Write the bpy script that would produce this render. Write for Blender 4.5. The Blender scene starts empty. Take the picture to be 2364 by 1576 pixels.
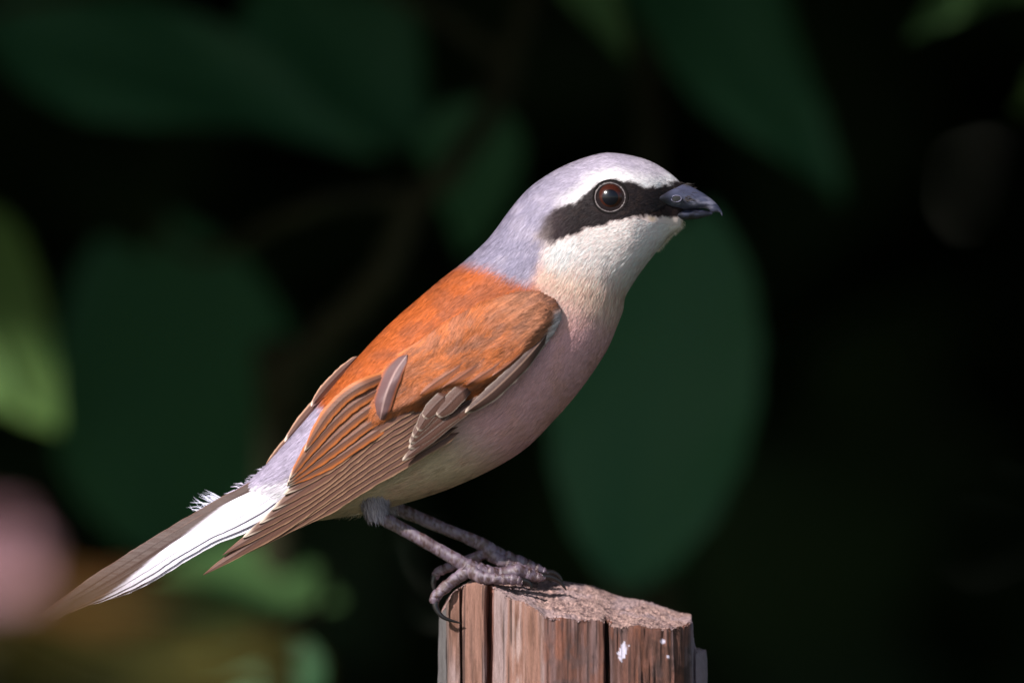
import bpy, math
import numpy as np
from mathutils import Vector

rng = np.random.default_rng(11)
scene = bpy.context.scene
COL = scene.collection

# ------------------------------------------------------------------ camera
CAM_D = 4.0                      # metres from lens to bird
LENS, SENSOR = 400.0, 22.3
S = CAM_D * SENSOR / LENS / 2364.0   # metres per photo pixel at the bird
Z0 = 1.25                        # height of the optical axis above the ground
cam_data = bpy.data.cameras.new('camera')
cam = bpy.data.objects.new('camera', cam_data)
COL.objects.link(cam)
cam.location = (0, -CAM_D, Z0)
cam.rotation_euler = (math.radians(90), 0, 0)
cam_data.lens = LENS
cam_data.sensor_width = SENSOR
cam_data.clip_start = 0.05
cam_data.clip_end = 500
cam_data.dof.use_dof = True
cam_data.dof.focus_distance = CAM_D - 0.009
cam_data.dof.aperture_fstop = 5.2
scene.camera = cam

# ------------------------------------------------------------------ light
TOSUN = Vector((-0.54, -0.60, 0.59)).normalized()
SUN_EL = math.asin(TOSUN.z)
SUN_ROT = math.atan2(TOSUN.x, TOSUN.y)
world = bpy.data.worlds.new('World')
scene.world = world
world.use_nodes = True
wn = world.node_tree.nodes
sky = wn.new('ShaderNodeTexSky')
sky.sky_type = 'NISHITA'
sky.sun_disc = False
sky.sun_elevation = SUN_EL
sky.sun_rotation = SUN_ROT
wn['Background'].inputs['Strength'].default_value = 0.10
world.node_tree.links.new(sky.outputs[0], wn['Background'].inputs['Color'])
sun_data = bpy.data.lights.new('sun', 'SUN')
sun_data.energy = 5.0
sun_data.angle = math.radians(0.53)
sun_data.color = (1.0, 0.95, 0.915)
sun = bpy.data.objects.new('sun', sun_data)
COL.objects.link(sun)
sun.location = TOSUN * 6 + Vector((0, 0, Z0))
sun.rotation_euler = TOSUN.to_track_quat('Z', 'Y').to_euler()

scene.view_settings.view_transform = 'Standard'
scene.view_settings.look = 'None'
scene.view_settings.exposure = 0.45
scene.view_settings.gamma = 1.0
scene.render.engine = 'CYCLES'
scene.cycles.use_denoising = True
scene.cycles.max_bounces = 6
scene.cycles.transparent_max_bounces = 8


# ------------------------------------------------------------------ helpers
def lin(r, g, b):
    """8-bit sRGB to linear"""
    c = np.array([r, g, b], float) / 255
    return np.where(c <= 0.04045, c / 12.92, ((c + 0.055) / 1.055) ** 2.4)


def W(p):
    """(px, py, depth in px) -> metres; the picture plane at the bird is y = 0"""
    p = np.asarray(p, float)
    return np.stack([(p[..., 0] - 1182) * S, p[..., 2] * S, (788 - p[..., 1]) * S + Z0], -1)


def far(px, py, y):
    """photo pixel at a distance y metres behind the bird"""
    k = (CAM_D + y) / CAM_D
    return Vector(((px - 1182) * S * k, y, (788 - py) * S * k + Z0))


_lat = np.random.default_rng(5).random((256, 256))


def vnoise(x, y):
    x = np.asarray(x, float); y = np.asarray(y, float)
    xi = np.floor(x).astype(int); yi = np.floor(y).astype(int)
    fx = x - xi; fy = y - yi
    fx = fx * fx * (3 - 2 * fx); fy = fy * fy * (3 - 2 * fy)
    a = _lat[xi % 256, yi % 256]; b = _lat[(xi + 1) % 256, yi % 256]
    c = _lat[xi % 256, (yi + 1) % 256]; d = _lat[(xi + 1) % 256, (yi + 1) % 256]
    return (a * (1 - fx) + b * fx) * (1 - fy) + (c * (1 - fx) + d * fx) * fy


def fbm(x, y, o=4):
    s = 0; a = 0.5
    for i in range(o):
        s = s + a * vnoise(np.asarray(x) * 2 ** i + 17 * i, np.asarray(y) * 2 ** i + 9 * i); a *= 0.5
    return s / (1 - 0.5 ** o)


def sst(a, b, x):
    t = np.clip((x - a) / (b - a), 0, 1)
    return t * t * (3 - 2 * t)


def mix(a, b, t):
    t = np.asarray(t)[..., None]
    return a * (1 - t) + b * t


def sdpoly(p, poly):
    """signed distance, positive inside"""
    poly = np.asarray(poly, float)
    n = len(poly)
    d = np.full(p.shape[0], 1e18)
    ins = np.zeros(p.shape[0], bool)
    for i in range(n):
        a = poly[i]; b = poly[(i + 1) % n]
        e = b - a; w = p - a
        t = np.clip((w @ e) / (e @ e), 0, 1)
        q = w - t[:, None] * e
        d = np.minimum(d, (q * q).sum(1))
        c = ((a[1] > p[:, 1]) != (b[1] > p[:, 1]))
        if b[1] != a[1]:
            xx = a[0] + (p[:, 1] - a[1]) / (b[1] - a[1]) * (b[0] - a[0])
            ins ^= c & (p[:, 0] < xx)
    d = np.sqrt(d)
    return np.where(ins, d, -d)


def crv(pts, n):
    """resample a polyline smoothly (Catmull-Rom) to n points"""
    pts = np.asarray(pts, float)
    return crv_at(pts, np.linspace(0, len(pts) - 1, n))


def crv_at(P, u):
    m = len(P)
    u = np.clip(np.asarray(u, float), 0, m - 1 - 1e-6)
    i = np.floor(u).astype(int); t = (u - i)
    t = t.reshape(t.shape + (1,) * (P.ndim - 1))
    p0 = P[np.clip(i - 1, 0, m - 1)]; p1 = P[i]; p2 = P[i + 1]; p3 = P[np.clip(i + 2, 0, m - 1)]
    return 0.5 * (2 * p1 + (p2 - p0) * t + (2 * p0 - 5 * p1 + 4 * p2 - p3) * t * t + (3 * p1 - p0 - 3 * p2 + p3) * t ** 3)


def mesh_obj(name, verts, faces, mat, parent=None, col=None, nrm=None, uv=None, smooth=True):
    """verts (n,3) metres; faces list of lists, or a tuple of int arrays (quads, tris)"""
    me = bpy.data.meshes.new(name)
    verts = np.ascontiguousarray(np.asarray(verts, float) - origin_of(parent), np.float32)   # parts are kept relative to their thing's base
    if isinstance(faces, tuple):
        q, t = faces
        nq = 0 if q is None else len(q); nt = 0 if t is None else len(t)
        me.vertices.add(len(verts)); me.vertices.foreach_set('co', verts.ravel())
        loops = []
        if nq: loops.append(np.asarray(q, np.int32).ravel())
        if nt: loops.append(np.asarray(t, np.int32).ravel())
        loops = np.concatenate(loops)
        me.loops.add(len(loops)); me.loops.foreach_set('vertex_index', loops)
        me.polygons.add(nq + nt)
        st = np.concatenate([np.arange(nq) * 4, nq * 4 + np.arange(nt) * 3]).astype(np.int32)
        me.polygons.foreach_set('loop_start', st)
        me.update(calc_edges=True)
    else:
        me.from_pydata([tuple(v) for v in verts.tolist()], [], [list(map(int, f)) for f in faces])
    if smooth:
        me.polygons.foreach_set('use_smooth', np.ones(len(me.polygons), bool))
    if col is not None:
        a = me.attributes.new('pcol', 'FLOAT_COLOR', 'POINT')
        c = np.ones((len(verts), 4), np.float32); c[:, :3] = col
        a.data.foreach_set('color', c.ravel())
    if nrm is not None:
        a = me.attributes.new('pnrm', 'FLOAT_VECTOR', 'POINT')
        a.data.foreach_set('vector', np.ascontiguousarray(nrm, np.float32).ravel())
    if uv is not None:
        a = me.attributes.new('fuv', 'FLOAT_VECTOR', 'POINT')
        c = np.zeros((len(verts), 3), np.float32); c[:, :uv.shape[1]] = uv
        a.data.foreach_set('vector', c.ravel())
    me.materials.append(mat)
    me.validate()
    o = bpy.data.objects.new(name, me)
    COL.objects.link(o)
    if parent is not None:
        o.parent = parent
    return o


def origin_of(parent):
    while parent is not None and parent.parent is not None:
        parent = parent.parent
    return np.zeros(3) if parent is None else np.array(parent.location)


def empty(name, loc):
    o = bpy.data.objects.new(name, None)
    COL.objects.link(o)
    o.location = loc
    o.empty_display_size = 0.02
    return o


def tag(o, label=None, cat=None, group=None, kind=None):
    if label: o['label'] = label
    if cat: o['category'] = cat
    if group: o['group'] = group
    if kind: o['kind'] = kind
    return o


def gridfaces(nu, nv, closed_v=False):
    i = np.arange(nu - 1)[:, None]
    j = np.arange(nv if closed_v else nv - 1)[None, :]
    j2 = (j + 1) % nv
    return np.stack([i * nv + j, i * nv + j2, (i + 1) * nv + j2, (i + 1) * nv + j], -1).reshape(-1, 4)


def tube(pts, rad, ns=14, cap=True, bump=None):
    """pts (n,3), rad (n,) any unit -> verts, quads, tris"""
    pts = np.asarray(pts, float); n = len(pts)
    rad = np.asarray(rad, float) * np.ones(n)
    d = np.gradient(pts, axis=0)
    d /= np.linalg.norm(d, axis=1)[:, None] + 1e-12
    ref = np.array([0.13, 0.21, 1.0])
    a = np.cross(d, ref); a /= np.linalg.norm(a, axis=1)[:, None]
    b = np.cross(d, a)
    th = np.linspace(0, 2 * np.pi, ns, endpoint=False)
    r = rad[:, None] * np.ones(ns)[None]
    if bump is not None:
        r = r * bump(np.arange(n)[:, None] / (n - 1.0), th[None, :])
    v = pts[:, None, :] + r[..., None] * (np.cos(th)[None, :, None] * a[:, None, :] + np.sin(th)[None, :, None] * b[:, None, :])
    v = v.reshape(-1, 3)
    q = gridfaces(n, ns, True)
    t = []
    if cap:
        v = np.vstack([v, pts[:1], pts[-1:]])
        c0 = n * ns; c1 = c0 + 1
        for j in range(ns):
            t.append([c0, (j + 1) % ns, j]); t.append([c1, (n - 1) * ns + j, (n - 1) * ns + (j + 1) % ns])
    return v, q, np.array(t, int).reshape(-1, 3)


def joinm(parts):
    V, Q, T = [], [], []; o = 0
    for v, q, t in parts:
        V.append(v)
        if q is not None and len(q): Q.append(np.asarray(q) + o)
        if t is not None and len(t): T.append(np.asarray(t) + o)
        o += len(v)
    return np.vstack(V), (np.vstack(Q) if Q else np.zeros((0, 4), int)), (np.vstack(T) if T else np.zeros((0, 3), int))


# ------------------------------------------------------------------ materials
def new_mat(name):
    m = bpy.data.materials.new(name)
    m.use_nodes = True
    nt = m.node_tree
    return m, nt, nt.nodes['Principled BSDF']


def N(nt, t, **kw):
    n = nt.nodes.new(t)
    for k, v in kw.items():
        if k in n.inputs: n.inputs[k].default_value = v
        else: setattr(n, k, v)
    return n


def attr(nt, name):
    n = nt.nodes.new('ShaderNodeAttribute'); n.attribute_name = name
    return n


def mat_strand():
    m, nt, b = new_mat('body_feather_barbs')
    a = attr(nt, 'pcol'); nn = attr(nt, 'pnrm')
    nt.links.new(a.outputs['Color'], b.inputs['Base Color'])
    nt.links.new(nn.outputs['Vector'], b.inputs['Normal'])
    b.inputs['Roughness'].default_value = 0.62
    b.inputs['Specular IOR Level'].default_value = 0.25
    return m


def mat_skin():
    m, nt, b = new_mat('under_plumage')
    a = attr(nt, 'pcol')
    nt.links.new(a.outputs['Color'], b.inputs['Base Color'])
    b.inputs['Roughness'].default_value = 0.8
    b.inputs['Specular IOR Level'].default_value = 0.1
    no = N(nt, 'ShaderNodeTexNoise', Scale=1600.0, Detail=4.0)
    bp = N(nt, 'ShaderNodeBump', Strength=0.6, Distance=0.0002)
    nt.links.new(no.outputs['Fac'], bp.inputs['Height']); nt.links.new(bp.outputs['Normal'], b.inputs['Normal'])
    return m


def mat_feather():
    """flight feathers: colour per vertex, fine barbs running from the shaft to the edge"""
    m, nt, b = new_mat('flight_feather_vane')
    a = attr(nt, 'pcol'); uv = attr(nt, 'fuv')
    sp = N(nt, 'ShaderNodeSeparateXYZ'); nt.links.new(uv.outputs['Vector'], sp.inputs[0])
    ab = N(nt, 'ShaderNodeMath', operation='ABSOLUTE'); nt.links.new(sp.outputs[0], ab.inputs[0])
    mu = N(nt, 'ShaderNodeMath', operation='MULTIPLY'); mu.inputs[1].default_value = 1.0
    nt.links.new(ab.outputs[0], mu.inputs[0])
    sub = N(nt, 'ShaderNodeMath', operation='SUBTRACT'); nt.links.new(sp.outputs[1], sub.inputs[0]); nt.links.new(mu.outputs[0], sub.inputs[1])
    cb = N(nt, 'ShaderNodeCombineXYZ'); nt.links.new(sub.outputs[0], cb.inputs[0]); nt.links.new(sp.outputs[2], cb.inputs[1])
    mp = N(nt, 'ShaderNodeMapping'); mp.inputs['Scale'].default_value = (9.0, 3.0, 1.0)
    nt.links.new(cb.outputs[0], mp.inputs['Vector'])
    no = N(nt, 'ShaderNodeTexNoise', Scale=1.0, Detail=5.0, Roughness=0.65); nt.links.new(mp.outputs[0], no.inputs['Vector'])
    rp = N(nt, 'ShaderNodeMapRange'); rp.inputs['From Min'].default_value = 0.3; rp.inputs['From Max'].default_value = 0.7
    rp.inputs['To Min'].default_value = 0.72; rp.inputs['To Max'].default_value = 1.25
    nt.links.new(no.outputs['Fac'], rp.inputs['Value'])
    mx = N(nt, 'ShaderNodeMix', data_type='RGBA', blend_type='MULTIPLY'); mx.inputs[0].default_value = 1.0
    nt.links.new(a.outputs['Color'], mx.inputs[6]); nt.links.new(rp.outputs[0], mx.inputs[7])
    nt.links.new(mx.outputs[2], b.inputs['Base Color'])
    bp = N(nt, 'ShaderNodeBump', Strength=0.5, Distance=0.00012)
    nt.links.new(no.outputs['Fac'], bp.inputs['Height']); nt.links.new(bp.outputs['Normal'], b.inputs['Normal'])
    b.inputs['Roughness'].default_value = 0.5
    b.inputs['Specular IOR Level'].default_value = 0.35
    return m


def mat_simple(name, col, rough=0.5, spec=0.5, noise=None, bump=0.0, bscale=800.0, coat=0.0):
    m, nt, b = new_mat(name)
    b.inputs['Base Color'].default_value = (*col, 1)
    b.inputs['Roughness'].default_value = rough
    b.inputs['Specular IOR Level'].default_value = spec
    b.inputs['Coat Weight'].default_value = coat
    b.inputs['Coat Roughness'].default_value = 0.03
    if noise is not None:
        sc, c2 = noise
        no = N(nt, 'ShaderNodeTexNoise', Scale=sc, Detail=5.0)
        rp = N(nt, 'ShaderNodeMapRange'); rp.inputs['From Min'].default_value = 0.35; rp.inputs['From Max'].default_value = 0.65
        nt.links.new(no.outputs['Fac'], rp.inputs['Value'])
        mx = N(nt, 'ShaderNodeMix', data_type='RGBA')
        mx.inputs[6].default_value = (*col, 1); mx.inputs[7].default_value = (*c2, 1)
        nt.links.new(rp.outputs[0], mx.inputs[0]); nt.links.new(mx.outputs[2], b.inputs['Base Color'])
    if bump:
        n2 = N(nt, 'ShaderNodeTexNoise', Scale=bscale, Detail=4.0)
        bp = N(nt, 'ShaderNodeBump', Strength=bump, Distance=0.0002)
        nt.links.new(n2.outputs['Fac'], bp.inputs['Height']); nt.links.new(bp.outputs['Normal'], b.inputs['Normal'])
    return m


def mat_vcol(name, rough=0.5, spec=0.4, bump=0.4, bscale=2500.0, dist=0.0001):
    m, nt, b = new_mat(name)
    a = attr(nt, 'pcol')
    no = N(nt, 'ShaderNodeTexNoise', Scale=bscale, Detail=4.0)
    rp = N(nt, 'ShaderNodeMapRange'); rp.inputs['From Min'].default_value = 0.3; rp.inputs['From Max'].default_value = 0.7
    rp.inputs['To Min'].default_value = 0.75; rp.inputs['To Max'].default_value = 1.25
    nt.links.new(no.outputs['Fac'], rp.inputs['Value'])
    mx = N(nt, 'ShaderNodeMix', data_type='RGBA', blend_type='MULTIPLY'); mx.inputs[0].default_value = 1.0
    nt.links.new(a.outputs['Color'], mx.inputs[6]); nt.links.new(rp.outputs[0], mx.inputs[7])
    nt.links.new(mx.outputs[2], b.inputs['Base Color'])
    bp = N(nt, 'ShaderNodeBump', Strength=bump, Distance=dist)
    nt.links.new(no.outputs['Fac'], bp.inputs['Height']); nt.links.new(bp.outputs['Normal'], b.inputs['Normal'])
    b.inputs['Roughness'].default_value = rough
    b.inputs['Specular IOR Level'].default_value = spec
    return m


def mat_leaf(name, col, col2, trans=0.3, rough=0.6):
    m, nt, b = new_mat(name)
    no = N(nt, 'ShaderNodeTexNoise', Scale=45.0, Detail=4.0)
    rp = N(nt, 'ShaderNodeMapRange'); rp.inputs['From Min'].default_value = 0.38; rp.inputs['From Max'].default_value = 0.66
    nt.links.new(no.outputs['Fac'], rp.inputs['Value'])
    mx = N(nt, 'ShaderNodeMix', data_type='RGBA')
    mx.inputs[6].default_value = (*col, 1); mx.inputs[7].default_value = (*col2, 1)
    nt.links.new(rp.outputs[0], mx.inputs[0]); nt.links.new(mx.outputs[2], b.inputs['Base Color'])
    b.inputs['Roughness'].default_value = rough
    b.inputs['Specular IOR Level'].default_value = 0.2
    tr = N(nt, 'ShaderNodeBsdfTranslucent'); nt.links.new(mx.outputs[2], tr.inputs['Color'])
    ms = N(nt, 'ShaderNodeMixShader'); ms.inputs[0].default_value = trans
    nt.links.new(b.outputs[0], ms.inputs[1]); nt.links.new(tr.outputs[0], ms.inputs[2])
    nt.links.new(ms.outputs[0], nt.nodes['Material Output'].inputs['Surface'])
    return m


M_STRAND = mat_strand()
M_SKIN = mat_skin()
M_FEATHER = mat_feather()
M_HORN = mat_vcol('bill_horn', rough=0.38, spec=0.5, bump=0.25, bscale=1500.0)
M_SCALE = mat_vcol('leg_scales', rough=0.27, spec=0.75, bump=0.5, bscale=1800.0, dist=0.00015)
M_CLAW = mat_simple('claw_horn', (0.012, 0.010, 0.010), rough=0.3, spec=0.5)
M_IRIS = mat_simple('iris_brown', tuple(lin(66, 30, 22)), rough=0.24, spec=0.4, noise=(2500.0, tuple(lin(44, 20, 15))))
M_PUPIL = mat_simple('pupil_black', (0.004, 0.004, 0.007), rough=0.23, spec=0.4)
M_RING = mat_simple('eye_ring_skin', tuple(lin(128, 118, 118)), rough=0.6, bump=0.8, bscale=5000.0)
M_NOSE = mat_simple('nostril_dark', (0.006, 0.006, 0.007), rough=0.6)
M_BARK = mat_simple('bark', (0.06, 0.048, 0.035), rough=0.85, noise=(60.0, (0.03, 0.026, 0.02)), bump=0.6, bscale=120.0)
M_TWIG = mat_simple('green_brown_twig', (0.030, 0.028, 0.014), rough=0.85, spec=0.1, noise=(80.0, (0.02, 0.02, 0.010)))
M_LEAF = mat_leaf('broad_leaf', (0.024, 0.088, 0.044), (0.034, 0.108, 0.040), trans=0.2)
M_LEAF_Y = mat_leaf('yellowing_leaf', (0.065, 0.16, 0.045), (0.13, 0.19, 0.04), trans=0.35)
M_LEAF_G = mat_leaf('mid_green_leaf', (0.055, 0.125, 0.045), (0.085, 0.16, 0.05), trans=0.3)
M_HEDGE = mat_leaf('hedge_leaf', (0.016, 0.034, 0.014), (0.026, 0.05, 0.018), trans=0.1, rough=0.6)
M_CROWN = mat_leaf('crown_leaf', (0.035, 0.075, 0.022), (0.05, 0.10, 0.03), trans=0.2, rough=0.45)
M_PINK = mat_leaf('pink_petal', tuple(lin(172, 132, 140)), tuple(lin(150, 108, 114)), trans=0.35, rough=0.6)
M_DRY = mat_leaf('dry_leaf', tuple(lin(132, 92, 46)), tuple(lin(108, 70, 40)), trans=0.3, rough=0.6)
M_OLIVE = mat_leaf('olive_leaf', tuple(lin(120, 112, 52)), tuple(lin(104, 92, 48)), trans=0.3, rough=0.5)

# ------------------------------------------------------------------ ground
def mat_ground():
    m, nt, b = new_mat('meadow_soil')
    no = N(nt, 'ShaderNodeTexNoise', Scale=1.5, Detail=8.0, Roughness=0.7)
    cr = N(nt, 'ShaderNodeValToRGB')
    cr.color_ramp.elements[0].position = 0.35; cr.color_ramp.elements[0].color = (0.05, 0.04, 0.025, 1)
    cr.color_ramp.elements[1].position = 0.6; cr.color_ramp.elements[1].color = (0.045, 0.075, 0.022, 1)
    nt.links.new(no.outputs['Fac'], cr.inputs[0]); nt.links.new(cr.outputs[0], b.inputs['Base Color'])
    b.inputs['Roughness'].default_value = 0.9
    n2 = N(nt, 'ShaderNodeTexNoise', Scale=25.0, Detail=6.0)
    bp = N(nt, 'ShaderNodeBump', Strength=0.8, Distance=0.03)
    nt.links.new(n2.outputs['Fac'], bp.inputs['Height']); nt.links.new(bp.outputs['Normal'], b.inputs['Normal'])
    return m


gx = np.concatenate([-np.geomspace(150, 4, 14), np.linspace(-3.6, 3.6, 49), np.geomspace(4, 150, 14)])
GX, GY = np.meshgrid(gx, gx, indexing='ij')
GZ = (fbm(GX * 0.8 + 50, GY * 0.8 + 50) - 0.5) * 0.06
g = mesh_obj('ground', np.stack([GX, GY, GZ], -1).reshape(-1, 3), (gridfaces(len(gx), len(gx))[:, ::-1], None), mat_ground())
tag(g, 'grassy soil under the post and shrubs', 'ground', kind='structure')


def ground_z(x, y):
    return float((fbm(np.array(x) * 0.8 + 50, np.array(y) * 0.8 + 50) - 0.5) * 0.06)


# ------------------------------------------------------------------ leaves
def leaf_mesh(name, L, Wd, fold=0.25, curl=0.15, wave=0.03, nu=17, nv=11, heart=0.0, seed=0, blunt=False):
    """broad leaf lying in XY, base at the origin, tip at +X, upper face +Z; veins pressed in"""
    v = np.linspace(0, 1, nu); u = np.linspace(-1, 1, nv)
    V, U = np.meshgrid(v, u, indexing='ij')
    w = np.sin(np.pi * np.clip(V, 0, 1) ** 0.62) ** 0.85 * (1 - 0.28 * V) * 1.12
    if blunt: w = np.sin(np.pi * np.clip(V * 0.97 + 0.02, 0, 1) ** 0.85) ** 0.55
    x = V * L
    x = x - heart * L * np.abs(U) * (1 - V) ** 5 * 1.5
    w = np.maximum(w, heart * 0.9 * np.clip(1 - V * 5, 0, 1) ** 0.5)
    y = U * w * Wd
    vein = 0.012 * L * np.cos((V * 7 - np.abs(U) * 1.6) * 2 * np.pi) * np.clip(1 - np.abs(U) * 0.8, 0, 1)
    z = fold * np.abs(y) - curl * L * V * V + wave * L * np.sin(V * 9 + U * 3 + seed) * np.abs(U) + vein * 0.35
    y = y + 0.02 * Wd * np.sin(V * 40 + seed) * (np.abs(U) > 0.95)
    return np.stack([x, y, z], -1).reshape(-1, 3), gridfaces(nu, nv)


def orient(base, tip, normal, roll=0.0):
    ex = (tip - base).normalized()
    ez = (normal - ex * normal.dot(ex)).normalized()
    ey = ez.cross(ex)
    c, s_ = math.cos(roll), math.sin(roll)
    ey, ez = ey * c + ez * s_, ez * c - ey * s_
    return np.array([list(ex), list(ey), list(ez)])


def put_leaf(parent, base, tip, hw, mat, normal=(-0.3, -0.85, 0.45), roll=0.0, fold=0.2, curl=0.12, heart=0.0, wave=0.03, petiole_to=None, seed=0, blunt=False):
    base = Vector(base); tip = Vector(tip)
    L = (tip - base).length
    v, q = leaf_mesh('leaf', L, hw, fold, curl, wave, heart=heart, seed=seed, blunt=blunt)
    R = orient(base, tip, Vector(normal), roll)
    v = v @ R + np.array(base)
    o = mesh_obj('leaf', v, (q, None), mat, parent)
    if petiole_to is not None:
        a = np.array(base); b = np.array(petiole_to)
        pts = crv([a, a * 0.5 + b * 0.5 + np.array([0, 0, 0.006]), b], 10)
        vv, qq, tt = tube(pts, np.linspace(0.0009, 0.0014, 10), 8)
        mesh_obj('petiole', vv, (qq, tt), M_TWIG, o)
    return o


def stem(parent, pts, r0, r1, mat=M_TWIG, n=40, name='stem', ns=10):
    p = crv([list(q) for q in pts], n)
    p = p + (np.random.default_rng(len(pts)).random(p.shape) - 0.5) * r1 * 0.6
    v, q, t = tube(p, np.linspace(r0, r1, n), ns)
    return mesh_obj(name, v, (q, t), mat, parent)


# shrub whose leaves stand behind the tail and the back
sx, sy = -0.02, 0.56
shrub = empty('broadleaf_shrub', (sx, sy, ground_z(sx, sy)))
tag(shrub, 'broad-leaved shrub with arching twigs behind the tail and back of the bird', 'shrub', 'broad-leaved shrubs')
main = [(sx, sy, 0.0), (sx - 0.02, sy - 0.02, 0.5), far(640, 1500, 0.50), far(660, 900, 0.47), far(740, 790, 0.46), far(872, 650, 0.45), far(965, 462, 0.45), far(1045, 380, 0.45), far(1180, 150, 0.48), far(1240, -300, 0.5)]
stem(shrub, main, 0.005, 0.0028, n=90)
stem(shrub, [far(965, 462, 0.45), far(850, 455, 0.45), far(700, 490, 0.44), far(560, 560, 0.48), far(480, 590, 0.52), far(400, 560, 0.55)], 0.0022, 0.0014)
stem(shrub, [far(640, 1500, 0.50), far(560, 1480, 0.44), far(740, 1400, 0.41)], 0.0022, 0.0014)
stem(shrub, [far(640, 1500, 0.50), far(300, 1560, 0.46), far(-250, 1200, 0.48), far(-270, 700, 0.48)], 0.0024, 0.0014)
stem(shrub, [far(1180, 150, 0.48), far(800, -60, 0.50), far(300, -40, 0.5), far(-200, 60, 0.5)], 0.0022, 0.0014)
LS = S * 1.11
put_leaf(shrub, far(-200, 520, 0.53), far(125, 990, 0.51), 200 * LS, M_LEAF_Y, normal=(-0.52, -0.6, 0.6), fold=0.15, curl=0.08, petiole_to=far(-250, 600, 0.48), seed=1)
put_leaf(shrub, far(330, 585, 0.57), far(470, 1310, 0.60), 300 * S * 1.145, M_LEAF, normal=(0.1, -0.86, 0.5), fold=0.14, curl=0.10, heart=0.06, petiole_to=far(400, 560, 0.55), seed=2, blunt=True)
put_leaf(shrub, far(760, 1340, 0.50), far(120, 1440, 0.44), 170 * LS, M_LEAF_G, normal=(0.0, -0.62, 0.78), fold=0.12, curl=0.06, petiole_to=far(740, 1400, 0.41), seed=3)
put_leaf(shrub, far(740, 1520, 0.54), far(330, 1740, 0.54), 130 * LS, M_LEAF, normal=(0.1, -0.7, 0.7), fold=0.2, curl=0.1, petiole_to=far(690, 1480, 0.42), seed=4)
put_leaf(shrub, far(-60, 40, 0.5), far(900, 290, 0.50), 190 * LS, M_LEAF, normal=(0.05, -0.8, 0.55), fold=0.15, curl=0.10, petiole_to=far(-200, 60, 0.5), seed=5)
put_leaf(shrub, far(600, -60, 0.52), far(1030, 330, 0.52), 230 * LS, M_LEAF, normal=(0.1, -0.85, 0.5), fold=0.2, curl=0.12, petiole_to=far(640, -60, 0.5), seed=6)
put_leaf(shrub, far(1120, 230, 0.5), far(1060, 620, 0.52), 120 * LS, M_LEAF, normal=(-0.1, -0.85, 0.5), fold=0.25, curl=0.1, petiole_to=far(1160, 210, 0.48), seed=7)

# shrub whose leaves stand behind the breast and bill
sx2, sy2 = 0.075, 0.62
shrub2 = empty('broadleaf_shrub', (sx2, sy2, ground_z(sx2, sy2)))
tag(shrub2, 'broad-leaved shrub with one big rounded leaf behind the breast of the bird', 'shrub', 'broad-leaved shrubs')
stem(shrub2, [(sx2, sy2, 0), (sx2 + 0.02, sy2, 0.6), far(1560, 1700, 0.56), far(1430, 1380, 0.54), far(1330, 900, 0.53), far(1480, 480, 0.52), far(1500, 100, 0.54), far(1480, -400, 0.55)], 0.005, 0.0026, n=80)
stem(shrub2, [far(1500, 100, 0.54), far(1560, -80, 0.5), far(1900, -180, 0.48), far(2300, -160, 0.46), far(2700, -80, 0.45)], 0.0022, 0.0014)
put_leaf(shrub2, far(1560, 520, 0.47), far(1445, 1350, 0.46), 245 * LS, M_LEAF, normal=(0.02, -0.88, 0.46), fold=0.12, curl=0.08, heart=0.05, petiole_to=far(1490, 470, 0.52), seed=8, blunt=True)
put_leaf(shrub2, far(1470, -170, 0.50), far(1985, 440, 0.50), 205 * LS, M_LEAF, normal=(0.25, -0.85, 0.42), roll=-0.1, fold=0.15, curl=0.12, petiole_to=far(1560, -80, 0.5), seed=9)
put_leaf(shrub2, far(1250, -250, 0.46), far(1445, 130, 0.44), 80 * LS, M_LEAF_G, normal=(-0.3, -0.7, 0.6), fold=0.2, curl=0.1, petiole_to=far(1480, -300, 0.55), seed=10)
put_leaf(shrub2, far(2620, -160, 0.45), far(2120, -10, 0.40), 170 * LS, M_LEAF_G, normal=(-0.2, -0.75, 0.6), fold=0.18, curl=0.14, petiole_to=far(2700, -80, 0.45), seed=11)
put_leaf(shrub2, far(2560, 60, 0.5), far(2335, 250, 0.5), 60 * LS, M_LEAF_Y, normal=(-0.3, -0.8, 0.5), fold=0.2, curl=0.1, petiole_to=far(2700, -80, 0.45), seed=12)

# more leaves of the two shrubs, outside the frame or deep behind
lr = np.random.default_rng(3)
for sh, cx in ((shrub, -0.16), (shrub2, 0.16)):
    for k in range(34):
        while True:
            x = cx + lr.normal(0, 0.16); z = lr.uniform(0.45, 1.75); y = lr.uniform(0.5, 0.95)
            kx = (CAM_D + y) / CAM_D
            inside = abs(x) < 0.19 * kx and abs(z - Z0) < 0.15 * kx
            if not inside: break
        b0 = Vector((x, y, z)); ang = lr.uniform(0, 6.28)
        t0 = b0 + Vector((math.cos(ang) * 0.06, lr.uniform(-0.03, 0.01), math.sin(ang) * 0.05 - 0.02)) * lr.uniform(0.7, 1.2)
        root = Vector((cx * 0.4 + 0.02, 0.58, z - 0.03))
        put_leaf(sh, b0, t0, lr.uniform(0.016, 0.028), M_LEAF, normal=(lr.normal(0, 0.3), -0.7, 0.6), seed=k, petiole_to=root * 0.35 + b0 * 0.65)


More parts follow.
